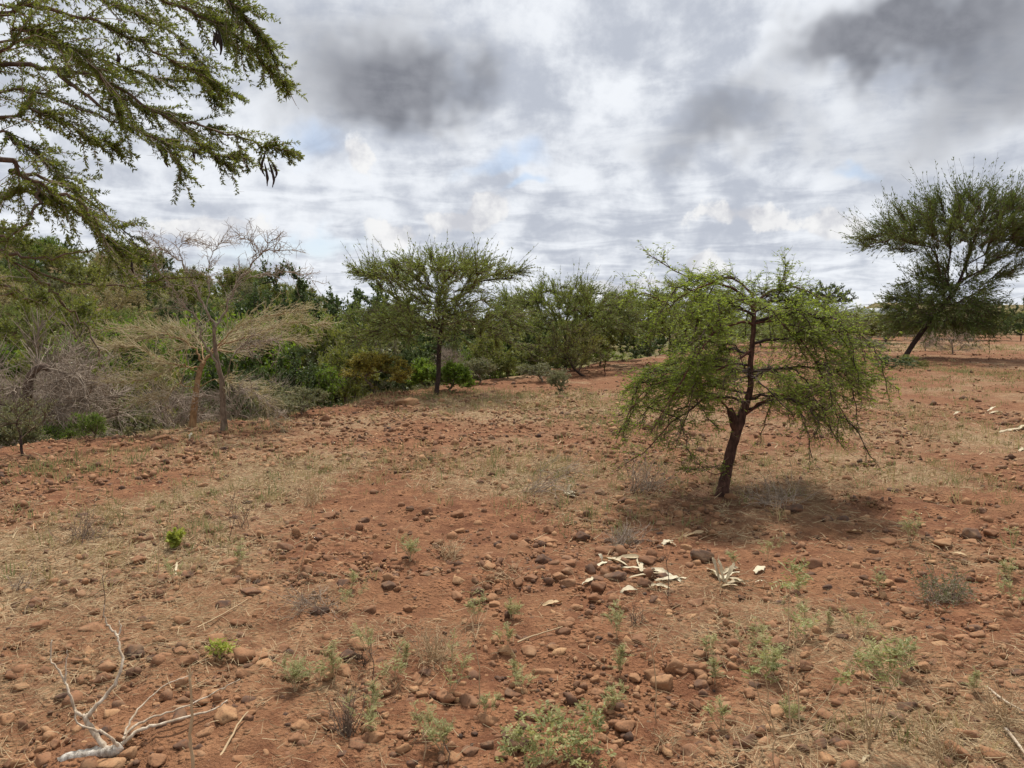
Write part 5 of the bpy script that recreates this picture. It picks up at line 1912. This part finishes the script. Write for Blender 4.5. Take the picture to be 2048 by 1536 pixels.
bS = G(46, 912)
thorn_tree('sapling', 'small dark-stemmed sapling with a thin grey-green crown at the left edge', bS,
           [(0, 0, -.05), (-.02, 0, .2), (-.05, 0, .4), (-.06, 0, .55)], [(60, (-.08, 0, 0), .45, .4, flat(.35), lambda r: .72 - .1 * r, .6)],
           420, (.06, .2), 'leaf_grey', r_tip=.003, r_max=.028, per=6, leaf=(.015, .03), lw=(.004, .007), cat='sapling')
bL = G(1165, 752)
thorn_tree('leaning_shrub', 'shrubby acacia with a fallen dark trunk at the field edge below the spreading acacia', bL,
           [(.1, 0, -.03), (-.12, 0, .12), (-.32, .05, .35), (-.45, .1, .7), (-.42, .1, 1.0)],
           [(130, (-.35, 0, 0), 1.15, 1.0, lambda r: .42 - .05 * r, lambda r: 1.5 - .6 * r * r, .6)],
           1500, (.12, .34), 'leaf_olive', r_tip=.005, r_max=.07, per=8, leaf=(.025, .05), lw=(.006, .012), cat='shrub')
bM = G(1209, 750)
thorn_tree('seedling_tree', 'tiny flat seedling tree on a thin red stem right of the fallen-trunk shrub', bM,
           [(0, 0, -.03), (0, 0, .2), (.02, 0, .42)], [(26, (.08, 0, 0), .5, .4, flat(.42), flat(.6, .05), .6)],
           160, (.06, .2), 'leaf_bright', 'bark_red', r_tip=.004, r_max=.016, per=7, leaf=(.03, .05), lw=(.008, .013), cat='seedling')


# ------------------------------------------------------------------ far buildings
def greenhouse(px, Y, w, label, rows):
    loc = loc_at(px, Y)
    root = thing('greenhouse', label, 'greenhouse', loc)
    n = 10
    for k in range(rows):
        mb = MB()
        a = np.linspace(0, math.pi, n)
        x0 = (k - (rows - 1) / 2) * w
        prof = np.stack([x0 + np.cos(a) * w * .49, np.zeros(n), 2.4 + np.sin(a) * 1.6], axis=-1)
        prof = np.concatenate([[[x0 + w * .49, 0, 0]], prof, [[x0 - w * .49, 0, 0]]])
        V = np.concatenate([prof, prof + np.array([0, 16.0, 0])])
        m = len(prof)
        q = [[i, i + 1, m + i + 1, m + i] for i in range(m - 1)]
        mb.add(V, quads=q)
        c = mb.n
        mb.add([[x0, 0, 1.2], [x0, 16.0, 1.2]])
        mb.t.append(np.array([[c, i + 1, i] for i in range(m - 1)] + [[c + 1, m + i, m + i + 1] for i in range(m - 1)]))
        mb.tt.append(np.full(2 * (m - 1), .5))
        mb.build('roof_bay', M['roof_white'], root, False)


greenhouse(1040, 150, 7.0, 'far white greenhouse roofs right of the flat-topped acacia crown', 2)
greenhouse(1715, 210, 9.0, 'far pale greenhouse roofs between umbrella and leaning acacias', 3)
tk = thing('water_tank', 'small black water tank on a stand at the skyline left of the spreading acacia', 'tank', loc_at(1034, 120))
zt = float(P(1024, 590, 120)[2] - tk.location[2])
mbt = MB()
tube(mbt, [(0, 0, zt - 1.6), (0, 0, zt - .15), (0, 0, zt)], [.62, .62, .3], 14, 3)
mbt.build('tank', M['tank'], tk)
for sx in (-.45, .45):
    for sy in (-.45, .45):
        m1 = MB()
        tube(m1, [(sx * 1.2, sy * 1.2, -.1), (sx, sy, zt - 1.6)], [.07, .07], 5, 2)
        m1.build('leg', M['tank'], tk)
m1 = MB()
tube(m1, [(.2, 0, zt - .05), (.2, 0, zt + 1.0)], [.03, .02], 5, 2)
m1.build('pipe', M['tank'], tk)


# ================================================================== SMALL PLANTS OF THE FIELD
def herb_meshes(seed, stems, h, wide, leafm='leaf_herb', leaf=(.012, .024), lw=(.0016, .0030), fr=11, per=14):
    """branching herb with feathery pinnate leaves towards the tips"""
    r_ = np.random.default_rng(seed)
    st, fol = MB(), MB()
    az = r_.uniform(0, 6.283, stems)
    lean = np.abs(r_.normal(wide, .15, stems))
    d = np.stack([np.sin(lean) * np.cos(az), np.sin(lean) * np.sin(az), np.cos(lean)], axis=-1)
    L = h * r_.uniform(.55, 1.05, stems)
    C = curves(np.zeros((stems, 3)) + np.array([0, 0, -.01]), d, L, 6, .06, .10)
    tubes(st, C, np.linspace(.0022, .0010, 6)[None].repeat(stems, 0), 4, r_.uniform(0, 1, stems))
    # fronds
    n = stems * fr
    k = np.repeat(np.arange(stems), fr)
    p, t = along(C[k], r_.uniform(.45, 1, (n, 1)))
    F = curves(p[:, 0], t[:, 0] * .7 + rand_unit(n) * .9 + np.array([0, 0, .25]), r_.uniform(.030, .065, n), 4, -.12, .12)
    tubes(st, F, np.linspace(.0008, .0004, 4)[None].repeat(n, 0), 3, r_.uniform(0, 1, n))
    u = (np.arange(per)[None] + .5) / per * np.ones((n, 1))
    p, t = along(F, u)
    side = unit(np.cross(t, np.array([0, 0, 1.0]) + rand_unit(n)[:, None, :] * .4))
    sg = np.where(np.arange(per) % 2 == 0, 1.0, -1.0)[None, :, None]
    dd = side * sg + t * .5
    p, dd = p.reshape(-1, 3), dd.reshape(-1, 3)
    m = len(p)
    leaves(fol, p, dd, r_.uniform(leaf[0], leaf[1], m) * .75, r_.uniform(lw[0], lw[1], m), np.clip(np.repeat(r_.uniform(.1, .9, n), per) + r_.normal(0, .1, m), 0, 1), .6)
    return [('stem', st.mesh('stem', M['twig_tan'], True), None), ('foliage', fol.mesh('foliage', M[leafm], False), 'stuff')]


HERB = [herb_meshes(900 + i, 3 + i % 4, .16 + .05 * (i % 3), .25 + .12 * (i % 3)) for i in range(6)]
HERB_MAIN = '''1655 1222 beside the low stone right of the tall sparse herb|1712 1238 right of its small twin below the husks|1760 1150 left of the grey-green dry bush|1545 1312 leafy top standing above the tall herb
1415 1282 left of the paired orange stones|1490 1292 between round stones left of the tall herb|1430 1332 behind the two stacked stones|1520 1252 left of the tall herb stems|1820 1052 below the flat stone at right
2010 1118 beside the twin stones at the right edge|2032 1050 at the right edge above the dark angular stone|2030 1190 at the right edge right of the dry bush|1952 1352 low at lower right
1135 1420 broad, above the pale green clump|950 1210 grey, above the tan dry bush|1022 1202 grey, left of the low forked twigs|1015 1262 wispy, above the pale block stone|742 1282 left of the paired stones
812 1290 right of the paired stones|790 1322 below the paired stones|668 1322 left of the big dark stone|590 1345 pale, lower left of the big dark stone|702 1142 above the dark slab stone
700 1182 grey, left of the dark slab stone|742 1388 above the brown boulder|722 1430 behind the brown boulder|850 1440 with tall stems at bottom centre|885 1466 yellowish, bottom centre
972 1402 wide and grey, left of the long stone|900 1352 dark, below the tan dry bush|1030 1332 upright, left of the long stone|1046 1352 bushy, touching the long stone|1232 1242 below the husk heap
1226 1382 above the triangular stones|1470 1100 small, right of the dark round stone|1610 1242 feathery, right of the tall herb|1600 1150 crowning the tall herb|1770 1302 on the leafy stem cluster
1810 1312 wide, right of the leafy stem cluster|1575 1410 small, beside the dark stone|1440 1420 small, above the flat brown stone|355 1135 tiny, below the lime green bush|1240 1310 wispy, right of the round stone
640 1325 tiny, left of the dark stone|480 1100 thin, right of the lime green bush|820 1085 tiny, above the bare red patch|1260 870 green, left of the umbrella acacia|1535 1085 upright, below the umbrella acacia'''
k = 0
for line in HERB_MAIN.split('\n'):
    for e in line.split('|'):
        px, py, where = e.split(' ', 2)
        px, py = float(px), float(py)
        g = G(px, py + 38)
        s = 0.62 + 0.30 * ((k * .618) % 1)
        copy_tree(HERB[k % len(HERB)], 'feathery_herb', 'feathery grey-green herb, ' + where, 'herb', g, k * 1.3, s * (1.0 if py > 1100 else 1.2), 'feathery herbs on the soil')
        k += 1


def drawn_plant(name, label, cat, base, stems, tips, leafm, stemm, nfr=8, per=14, tip_r=.03, leaf=(.014, .026), lw=(.0020, .0036), r0=.0026):
    """plant whose stems follow the photograph; tips carry feathery tufts"""
    root = thing(name, label, cat, base)
    mb, fol = MB(), MB()
    for pts in stems:
        p = np.array(pts) - base
        tube(mb, p, np.linspace(r0, .0012, len(p)), 5, 4, .002, False)
    mb.build('stem', M[stemm], root)
    for t, rad in tips:
        t = t - base
        n = nfr
        F = curves(np.repeat(t[None], n, 0) + rng.normal(0, rad * .4, (n, 3)), rand_unit(n) + np.array([0, 0, .5]), rng.uniform(.6, 1.3, n) * rad, 4, -.1, .1)
        u = (np.arange(per)[None] + .5) / per * np.ones((n, 1))
        p, tt = along(F, u)
        side = unit(np.cross(tt, np.array([0, 0, 1.0]) + rand_unit(n)[:, None, :] * .4))
        sg = np.where(np.arange(per) % 2 == 0, 1.0, -1.0)[None, :, None]
        dd = (side * sg + tt * .5).reshape(-1, 3)
        p = p.reshape(-1, 3)
        leaves(fol, p, dd, rng.uniform(leaf[0], leaf[1], len(p)), rng.uniform(lw[0], lw[1], len(p)), np.clip(rng.uniform(.1, .9) + rng.normal(0, .15, len(p)), 0, 1), .5)
    f = fol.build('foliage', M[leafm], root, False)
    f['kind'] = 'stuff'
    return root


bT = G(1548, 1535)
yT = bT[1]
drawn_plant('tall_herb', 'tall sparse herb with thin forked brown stems and feathery tops at lower right', 'herb', bT,
            [[bT, P(1552, 1480, yT), P(1600, 1462, yT + .02), P(1650, 1400, yT + .05), P(1700, 1320, yT + .08), P(1735, 1252, yT + .1)], [P(1552, 1480, yT), P(1540, 1420, yT), P(1533, 1350, yT), P(1537, 1300, yT)],
             [P(1580, 1470, yT), P(1578, 1380, yT + .03), P(1576, 1250, yT + .05), P(1580, 1160, yT + .06)], [P(1600, 1462, yT), P(1596, 1400, yT + .05), P(1592, 1300, yT + .06), P(1600, 1240, yT + .08)],
             [P(1552, 1480, yT), P(1520, 1400, yT - .03), P(1500, 1340, yT - .05)], [P(1560, 1475, yT), P(1640, 1455, yT - .03), P(1690, 1400, yT - .05)]],
            [(P(1580, 1150, yT + .06), .055), (P(1590, 1165, yT + .06), .05), (P(1600, 1240, yT + .08), .04), (P(1547, 1310, yT), .05), (P(1552, 1340, yT), .04), (P(1500, 1345, yT - .05), .025), (P(1690, 1350, yT + .05), .03)],
            'leaf_herb', 'twig_tan', 9, 14)
bU = G(1738, 1500)
yU = bU[1]
drawn_plant('leafy_stems', 'cluster of upright thin stems with feathery green tops, right of the tall sparse herb', 'herb', bU,
            [[bU, P(1742, 1400, yU), P(1747, 1330, yU)], [bU, P(1760, 1420, yU + .03), P(1780, 1330, yU + .05)], [bU, P(1730, 1400, yU), P(1722, 1340, yU)], [bU, P(1770, 1410, yU - .03), P(1805, 1330, yU)]],
            [(P(1750, 1315, yU), .055), (P(1775, 1310, yU + .05), .055), (P(1800, 1300, yU), .05), (P(1725, 1330, yU), .04), (P(1760, 1345, yU), .05), (P(1785, 1335, yU), .05)], 'leaf_herb', 'twig_tan', 9, 14)
bV = G(1090, 1530)
yV = bV[1]
drawn_plant('herb_clump', 'pale green herb clump with broad leaflets at the bottom edge, right of centre', 'herb', bV,
            [[bV, P(1060 + dx, 1470 + dy, yV + .03 * kk), P(1050 + dx * 1.4, 1440 + dy, yV + .05 * kk)] for kk, (dx, dy) in enumerate(((-30, 10), (0, 0), (40, -10), (80, 5), (100, 20), (20, 25)))],
            [(P(px, py, yV + dd), .045) for px, py, dd in ((1035, 1455, 0), (1060, 1445, .05), (1090, 1440, .05), (1120, 1450, .05), (1150, 1460, .05), (1040, 1480, -.03), (1075, 1475, 0), (1110, 1480, 0), (1140, 1490, 0),
                                                        (1170, 1475, .03), (1060, 1510, -.05), (1100, 1515, -.05), (1140, 1520, -.05), (1200, 1450, .05), (1185, 1430, .08), (1015, 1500, 0), (1195, 1500, 0))], 'leaf_herb', 'twig_tan', 8, 10, leaf=(.014, .027), lw=(.0028, .0055))
bW = G(440, 1316)
drawn_plant('yellow_green_seedling', 'small yellow-green seedling beside an orange stone at lower left', 'seedling', bW,
            [[bW, bW + np.array([0, 0, .05])], [bW, bW + np.array([.03, 0, .05])], [bW, bW + np.array([-.03, 0, .05])]],
            [(bW + np.array([x, 0, z]), .035) for x, z in ((0, .06), (.03, .055), (-.03, .055), (.045, .04), (-.01, .045))], 'leaf_lime', 'twig_tan', 8, 8, leaf=(.012, .024), lw=(.003, .0055))
bX = G(350, 1098)
rootX = thing('lime_green_bush', 'small lime green leafy bush standing out on the straw at left', 'bush', bX)
mbx, fx = MB(), MB()
CX_ = curves(np.zeros((16, 3)), np.stack([rng.normal(0, .45, 16), rng.normal(0, .45, 16), np.ones(16)], axis=-1), rng.uniform(.07, .15, 16), 5, .1, .1)
tubes(mbx, CX_, np.linspace(.002, .001, 5)[None].repeat(16, 0), 4)
mbx.build('stem', M['twig_tan'], rootX)
p, d, l, w = leaf_up(CX_, 34, (.020, .036), (.009, .016), .3, 1.0, .25)
leaves(fx, p, d, l, w, tint_clump(p, 9, .6), .4)
fx.build('foliage', M['leaf_lime'], rootX, False)['kind'] = 'stuff'


# dry twiggy bushes
def dry_bush(label, px, py, wpx, hpx, n, matn, fork=3, green=None, name='dry_bush'):
    b = G(px, py)
    W, h = .5 * wpx / FPX * b[1], hpx / FPX * b[1]
    root = thing(name, label, 'bush', b, group='dry twiggy bushes')
    mb = MB()
    az = rng.uniform(0, 6.283, n)
    s = rng.uniform(.15, 1, n)
    d = np.stack([np.cos(az) * W * s, np.sin(az) * W * s * .8, h * rng.uniform(.4, 1, n) * (1.1 - .55 * s)], axis=-1)
    d[:, :2] += rng.normal(0, .3, 2) * W
    C = curves(rng.normal(0, .16, (n, 3)) * np.array([W, W, 0]), d, np.linalg.norm(d, axis=1) * rng.uniform(.5, 1.15, n), 6, -.04, .24)
    sc = .0007 + .00016 * b[1]
    tubes(mb, C, np.linspace(1.5, .6, 6)[None].repeat(n, 0) * sc, 4, rng.uniform(0, 1, n))
    m = n * fork
    k = rng.integers(0, n, m)
    bp, bt = along(C[k], rng.uniform(.3, .95, (m, 1)))
    C2 = curves(bp[:, 0], bt[:, 0] + rand_unit(m) * .9, rng.uniform(.15, .5, m) * max(h, W * .5), 4, 0, .28)
    tubes(mb, C2, np.linspace(.8, .4, 4)[None].repeat(m, 0) * sc, 3, rng.uniform(0, 1, m))
    mb.build('stems', M[matn], root)
    if green:
        fol = MB()
        p, dd, l, w = leaf_up(C2, 6, (.010, .02), (.002, .004), .3)
        leaves(fol, p, dd, l, w, None, .3)
        fol.build('foliage', M[green], root, False)['kind'] = 'stuff'


for a in (('left dry bush of thin brown twigs in front of the pale straw', 160, 1085, 170, 75, 34, 'twig_dark', 3), ('low forked dry twigs pale against bare red soil in the centre', 1012, 1162, 190, 75, 16, 'twig_tan', 3),
          ('small pale dry bush between scattered stones left of centre', 895, 1118, 130, 60, 34, 'twig_tan', 4), ('tan dry bush of dense upright stalks below the centre', 870, 1325, 160, 120, 60, 'twig_tan', 3),
          ('grey twig bush flattened on straw in the left middle', 640, 1215, 190, 60, 44, 'twig_grey', 4), ('faded dry bush left of the umbrella acacia', 1285, 985, 160, 120, 40, 'twig_grey', 4),
          ('grey mat of dry twigs in front of the umbrella acacia shade', 1245, 1090, 170, 55, 60, 'twig_grey', 4), ('sparse upright dry stalks left of the umbrella acacia', 1060, 985, 180, 130, 26, 'twig_grey', 3),
          ('pale dry stems at the right edge near the bottom', 2010, 1440, 180, 120, 34, 'twig_tan', 3), ('thin dry stalks at the bottom right corner', 1890, 1520, 150, 110, 26, 'twig_tan', 3),
          ('dead brown bush in front of the large stones left of bottom centre', 690, 1470, 130, 110, 34, 'twig_dark', 3), ('sparse dry stems behind the lime green bush', 480, 1060, 120, 130, 10, 'twig_dark', 3),
          ('thin reddish dry bush below the husk heap', 1275, 1250, 70, 60, 14, 'twig_dark', 3), ('faint dry stalks in the grass left of centre', 620, 1010, 120, 90, 18, 'twig_tan', 3),
          ('dry scrubby mat under the umbrella acacia', 1560, 1010, 260, 60, 70, 'twig_grey', 3), ('thin dry stalks right of the umbrella acacia', 1850, 880, 110, 80, 20, 'twig_tan', 3),
          ('bare stalks rising beside the big dark stone', 730, 1330, 60, 90, 9, 'twig_dark', 2), ('small dry bush at the left edge', 40, 1180, 110, 50, 24, 'twig_grey', 3),
          ('dry stems fanning out at bottom centre right', 1330, 1500, 110, 60, 16, 'twig_tan', 3)):
    dry_bush(*a)
dry_bush('grey-green dry bush with dark twigs at right', 1885, 1205, 190, 90, 64, 'twig_grey', 4, 'leaf_grey')

# single upright dry stalks
ST = ((310, 1195, 322, 1000, 'left of the lime green bush'), (958, 1420, 948, 1215, 'in the centre foreground'), (1310, 1440, 1304, 1240, 'right of the triangular stone'), (745, 1360, 742, 1285, 'with a leafy top, left of the brown boulder'),
      (600, 1130, 640, 960, 'left of the round stones'), (455, 1085, 480, 985, 'right of the lime green bush'), (1560, 1095, 1553, 1000, 'in front of the umbrella acacia shade'), (1335, 1200, 1333, 1090, 'rising through the husk heap'),
      (846, 1520, 850, 1450, 'at the bottom, left of centre'), (895, 1530, 892, 1475, 'at the bottom, centre'), (690, 1100, 683, 1010, 'above the paired round stones'), (205, 1240, 208, 1130, 'on the pale straw at left'))
for px, py, tx, ty, where in ST:
    b = G(px, py)
    root = thing('dry_stalk', 'thin upright dry stalk ' + where, 'stalk', b, group='upright dry stalks')
    mb = MB()
    top = P(tx, ty, b[1]) - b
    tube(mb, [np.array([0, 0, -.02]), top * .4 + np.array([.008, 0, 0]), top * .75 - np.array([.006, 0, 0]), top], [.0026, .0022, .0017, .0009], 5, 4, .0015, False)
    mb.build('stem', M['twig_dark' if px % 2 else 'twig_tan'], root)
    m2 = MB()
    C = curves(np.repeat(top[None] * .7, 4, 0), rand_unit(4) + np.array([0, 0, .8]), rng.uniform(.2, .4, 4) * np.linalg.norm(top), 4, 0, .1)
    tubes(m2, C, np.linspace(.0014, .0007, 4)[None].repeat(4, 0), 3)
    m2.build('side_shoots', M['twig_dark' if px % 2 else 'twig_tan'], root)


# ------------------------------------------------------------------ maize husks
def husk_leaf(mb, a, b, w, rise, twist=0.4, curl=0.3, n=9):
    """pointed, cupped leaf blade from a to b"""
    a, b = np.asarray(a, float), np.asarray(b, float)
    u = np.linspace(0, 1, n)
    ax = b - a
    side = unit(np.cross(ax, [0, 0, 1.0]) + 1e-6)
    mid = a + ax * u[:, None] + np.array([0, 0, 1.0]) * (rise * np.sin(u * math.pi))[:, None] + side * (rng.normal(0, .12) * w * np.sin(u * 5))[:, None]
    wd = w * np.sin(np.clip(u * .93 + .07, 0, 1) * math.pi) ** .7
    ang = twist * (u - .3) + rng.uniform(-.3, .3)
    s = side[None] * np.cos(ang)[:, None] + np.array([0, 0, 1.0]) * np.sin(ang)[:, None]
    cup = np.array([0, 0, 1.0]) * (wd * curl)[:, None]
    th = np.array([0, 0, -.0008])
    rows = [mid + s * wd[:, None] + cup, mid + s * wd[:, None] * .4, mid - s * wd[:, None] * .4, mid - s * wd[:, None] + cup]
    V = np.stack(rows, axis=1)
    V = V + rng.normal(0, .19, V.shape) * w * np.array([.8, .8, 1.0])
    V = np.concatenate([V, V + th], axis=0)
    q = []
    for i in range(n - 1):
        for j in range(3):
            k0 = i * 4 + j
            q.append([k0, k0 + 1, k0 + 5, k0 + 4])
            q.append([n * 4 + k0 + 4, n * 4 + k0 + 5, n * 4 + k0 + 1, n * 4 + k0])
    mb.add(V, quads=q, qtint=rng.uniform(.2, .9))


def husks(label, leaves_px, mat='husk', name='maize_husk', cat='husk'):
    cx = np.mean([(a[0] + a[2]) / 2 for a in leaves_px])
    cy = np.max([max(a[1], a[3]) for a in leaves_px])
    b = G(cx, cy)
    root = thing(name, label, cat, b, group='maize husks')
    for (x0, y0, x1, y1, w, lift) in leaves_px:
        a0, a1 = G(x0, y0), G(x1, y1)
        if lift > 0:
            yy = a0[1]
            a1 = P(x1, y1, yy + .03)
        mb = MB()
        dist = b[1]
        husk_leaf(mb, a0 - b + np.array([0, 0, .012]), a1 - b + np.array([0, 0, .014]), w * .42 / FPX * dist, rng.uniform(.004, .018), rng.uniform(-.5, .5), rng.uniform(.1, .5))
        mb.build('husk_leaf', M[mat], root)


husks('large heap of cream maize husks lying across dark stones', [(1195, 1135, 1240, 1118, 16, 0), (1200, 1120, 1262, 1140, 18, 0), (1225, 1125, 1290, 1118, 20, 0), (1240, 1140, 1310, 1150, 18, 0), (1275, 1120, 1285, 1150, 16, 0),
                                                                    (1290, 1142, 1340, 1152, 16, 0), (1255, 1160, 1330, 1150, 14, 0), (1310, 1165, 1372, 1160, 14, 0), (1300, 1175, 1345, 1185, 12, 0), (1205, 1128, 1197, 1112, 9, 1),
                                                                    (1240, 1190, 1275, 1184, 14, 0), (1320, 1150, 1368, 1172, 13, 0)], name='maize_husk_heap', cat='husks')
husks('spiky clump of cream maize husks right of the large heap', [(1440, 1170, 1424, 1118, 15, 1), (1448, 1170, 1436, 1122, 13, 1), (1450, 1172, 1470, 1130, 12, 1), (1420, 1150, 1450, 1170, 16, 0), (1440, 1165, 1480, 1150, 16, 0),
                                                                    (1445, 1175, 1495, 1165, 14, 0), (1440, 1178, 1480, 1178, 16, 0), (1415, 1140, 1445, 1160, 14, 0), (1455, 1160, 1490, 1172, 12, 0), (1445, 1150, 1480, 1140, 12, 0)], name='maize_husk_clump', cat='husks')
for lab, lv, mt in (
        ('rounded single maize husk right of the spiky clump', [(1512, 1150, 1528, 1136, 18, 0)], 'husk'), ('small torn husk scrap below the rounded husk', [(1512, 1168, 1535, 1172, 12, 0)], 'husk'),
        ('flat pale maize husk on bare soil in front of the acacia', [(1692, 1068, 1730, 1072, 16, 0)], 'husk_tan'), ('folded maize husk above the large heap', [(1325, 1092, 1345, 1084, 18, 0), (1335, 1090, 1352, 1096, 10, 0)], 'husk'),
        ('tan dried husk behind the dark round stone', [(1368, 1076, 1424, 1068, 14, 0)], 'husk_tan'), ('maize husk propped on a dark stone left of the umbrella acacia', [(1132, 990, 1142, 972, 12, 1), (1135, 994, 1158, 990, 16, 0), (1130, 988, 1150, 996, 14, 0)], 'husk'),
        ('bright maize husk far right in the dry grass', [(1975, 824, 1990, 815, 10, 1), (1980, 828, 2005, 826, 10, 0)], 'husk'), ('long husk strip at the right edge', [(1998, 866, 2048, 858, 9, 0), (2036, 862, 2056, 852, 14, 0)], 'husk'),
        ('tiny pale husk left of the bright far husk', [(1908, 830, 1922, 827, 6, 0)], 'husk'), ('husk piece at the right edge below the long strip', [(2038, 904, 2054, 898, 12, 0)], 'husk'),
        ('pale husk scrap near the orange-barked tree', [(378, 880, 384, 868, 10, 1)], 'husk'), ('thin white husk strip below the lime green bush', [(352, 1152, 355, 1128, 6, 0)], 'husk'),
        ('cream husk left of the large heap', [(1165, 1172, 1195, 1160, 13, 0)], 'husk'), ('tan husk scrap on straw below the centre', [(1085, 1215, 1125, 1208, 14, 0)], 'husk_tan'),
        ('curled husk at the bottom right', [(1726, 1530, 1738, 1518, 10, 0)], 'husk'), ('small cream husk at far right among stones', [(1905, 1110, 1935, 1116, 8, 0)], 'husk_tan')):
    husks(lab, lv, mt)


# ------------------------------------------------------------------ dead branch and sticks in the foreground
bD = G(228, 1508)
yD = bD[1]
rootD = thing('dead_branch', 'bleached dead branch with forked grey limbs lying at the bottom left', 'branch', bD)


def LD(px, py, dy=0.0):
    return P(px, py, yD + dy) - bD


log = MB()
tube(log, [LD(118, 1524, -.03), LD(150, 1513, -.02), LD(190, 1508), LD(225, 1504), LD(240, 1492, .01)], [.016, .021, .023, .022, .018], 10, 5, .0018, True, .16)
log.build('log', M['bark_white'], rootD)
for pts, r in (([LD(212, 1500), LD(195, 1475, .02), LD(172, 1440, .04), LD(180, 1425, .05), LD(205, 1400, .08), LD(232, 1365, .12), LD(245, 1325, .16), LD(238, 1290, .2), LD(235, 1272, .22)], .0125),
               ([LD(235, 1272, .22), LD(220, 1255, .24), LD(210, 1244, .25), LD(208, 1210, .25)], .006), ([LD(235, 1272, .22), LD(242, 1258, .24), LD(238, 1240, .25)], .005),
               ([LD(172, 1438, .04), LD(150, 1420, .05), LD(140, 1390, .06), LD(130, 1365, .08), LD(108, 1330, .1), LD(100, 1315, .12), LD(104, 1280, .14)], .007), ([LD(130, 1368, .08), LD(133, 1330, .1), LD(134, 1300, .1)], .004),
               ([LD(240, 1494, .01), LD(222, 1478, -.02), LD(195, 1460, -.02), LD(158, 1448, -.02), LD(150, 1420, -.01)], .008),
               ([LD(243, 1488, .02), LD(275, 1462, .06), LD(320, 1448, .1), LD(380, 1432, .16), LD(430, 1418, .22), LD(455, 1400, .26)], .0085),
               ([LD(246, 1478, .02), LD(270, 1450, .08), LD(320, 1430, .14), LD(380, 1410, .2), LD(440, 1380, .26), LD(480, 1358, .3)], .006),
               ([LD(250, 1470, .03), LD(265, 1435, .1), LD(300, 1395, .2), LD(340, 1365, .28), LD(385, 1348, .34)], .005)):
    mb = MB()
    tube(mb, pts, np.linspace(r * .9, r * .3, len(pts)), 7, 5, .0022, True, .14)
    mb.build('limb', M['bark_pale'], rootD)
bE = G(386, 1600)
rootE = thing('upright_stick', 'pale upright stick with a forked tip at the bottom left', 'stick', bE)
mb = MB()
tube(mb, [np.array([0, 0, -.03]), P(387, 1536, bE[1]) - bE, P(380, 1480, bE[1]) - bE, P(384, 1420, bE[1]) - bE, P(379, 1352, bE[1]) - bE], [.0062, .0058, .0054, .0046, .0042], 8, 5, .0010, True, .10)
mb.build('shaft', M['twig_tan'], rootE)
for tx, ty in ((374, 1340), (386, 1342), (380, 1336)):
    mb = MB()
    tube(mb, [P(380, 1354, bE[1]) - bE, P(tx, ty, bE[1]) - bE], [.0036, .0016], 6, 2)
    mb.build('fork_tip', M['twig_tan'], rootE)
for lab, pts, r in (('thin curved stick lying right of the upright stick', [(440, 1520), (462, 1490), (480, 1460), (497, 1445)], .005), ('long thin stick lying on stones below the centre', [(1035, 1290), (1075, 1278), (1125, 1266)], .005),
                    ('weathered stick at the right edge near the bottom', [(1972, 1380), (2005, 1410), (2048, 1440)], .007), ('pale stick in the bottom right corner', [(2010, 1465), (2035, 1500), (2060, 1540)], .008),
                    ('short stick lying across straw above the yellow-green seedling', [(395, 1260), (450, 1235), (495, 1210)], .004)):
    g = [G(*a) + np.array([0, 0, .014 + .01 * i]) for i, a in enumerate(pts)]
    b = g[0].copy()
    b[2] = float(H(b[0], b[1]))
    root = thing('fallen_stick', lab, 'stick', b, group='fallen sticks')
    mb = MB()
    tube(mb, np.array(g) - b, np.linspace(r, r * .5, len(g)), 6, 4, .001, True, .05)
    mb.build('shaft', M['bark_pale' if r > .006 else 'twig_tan'], root)
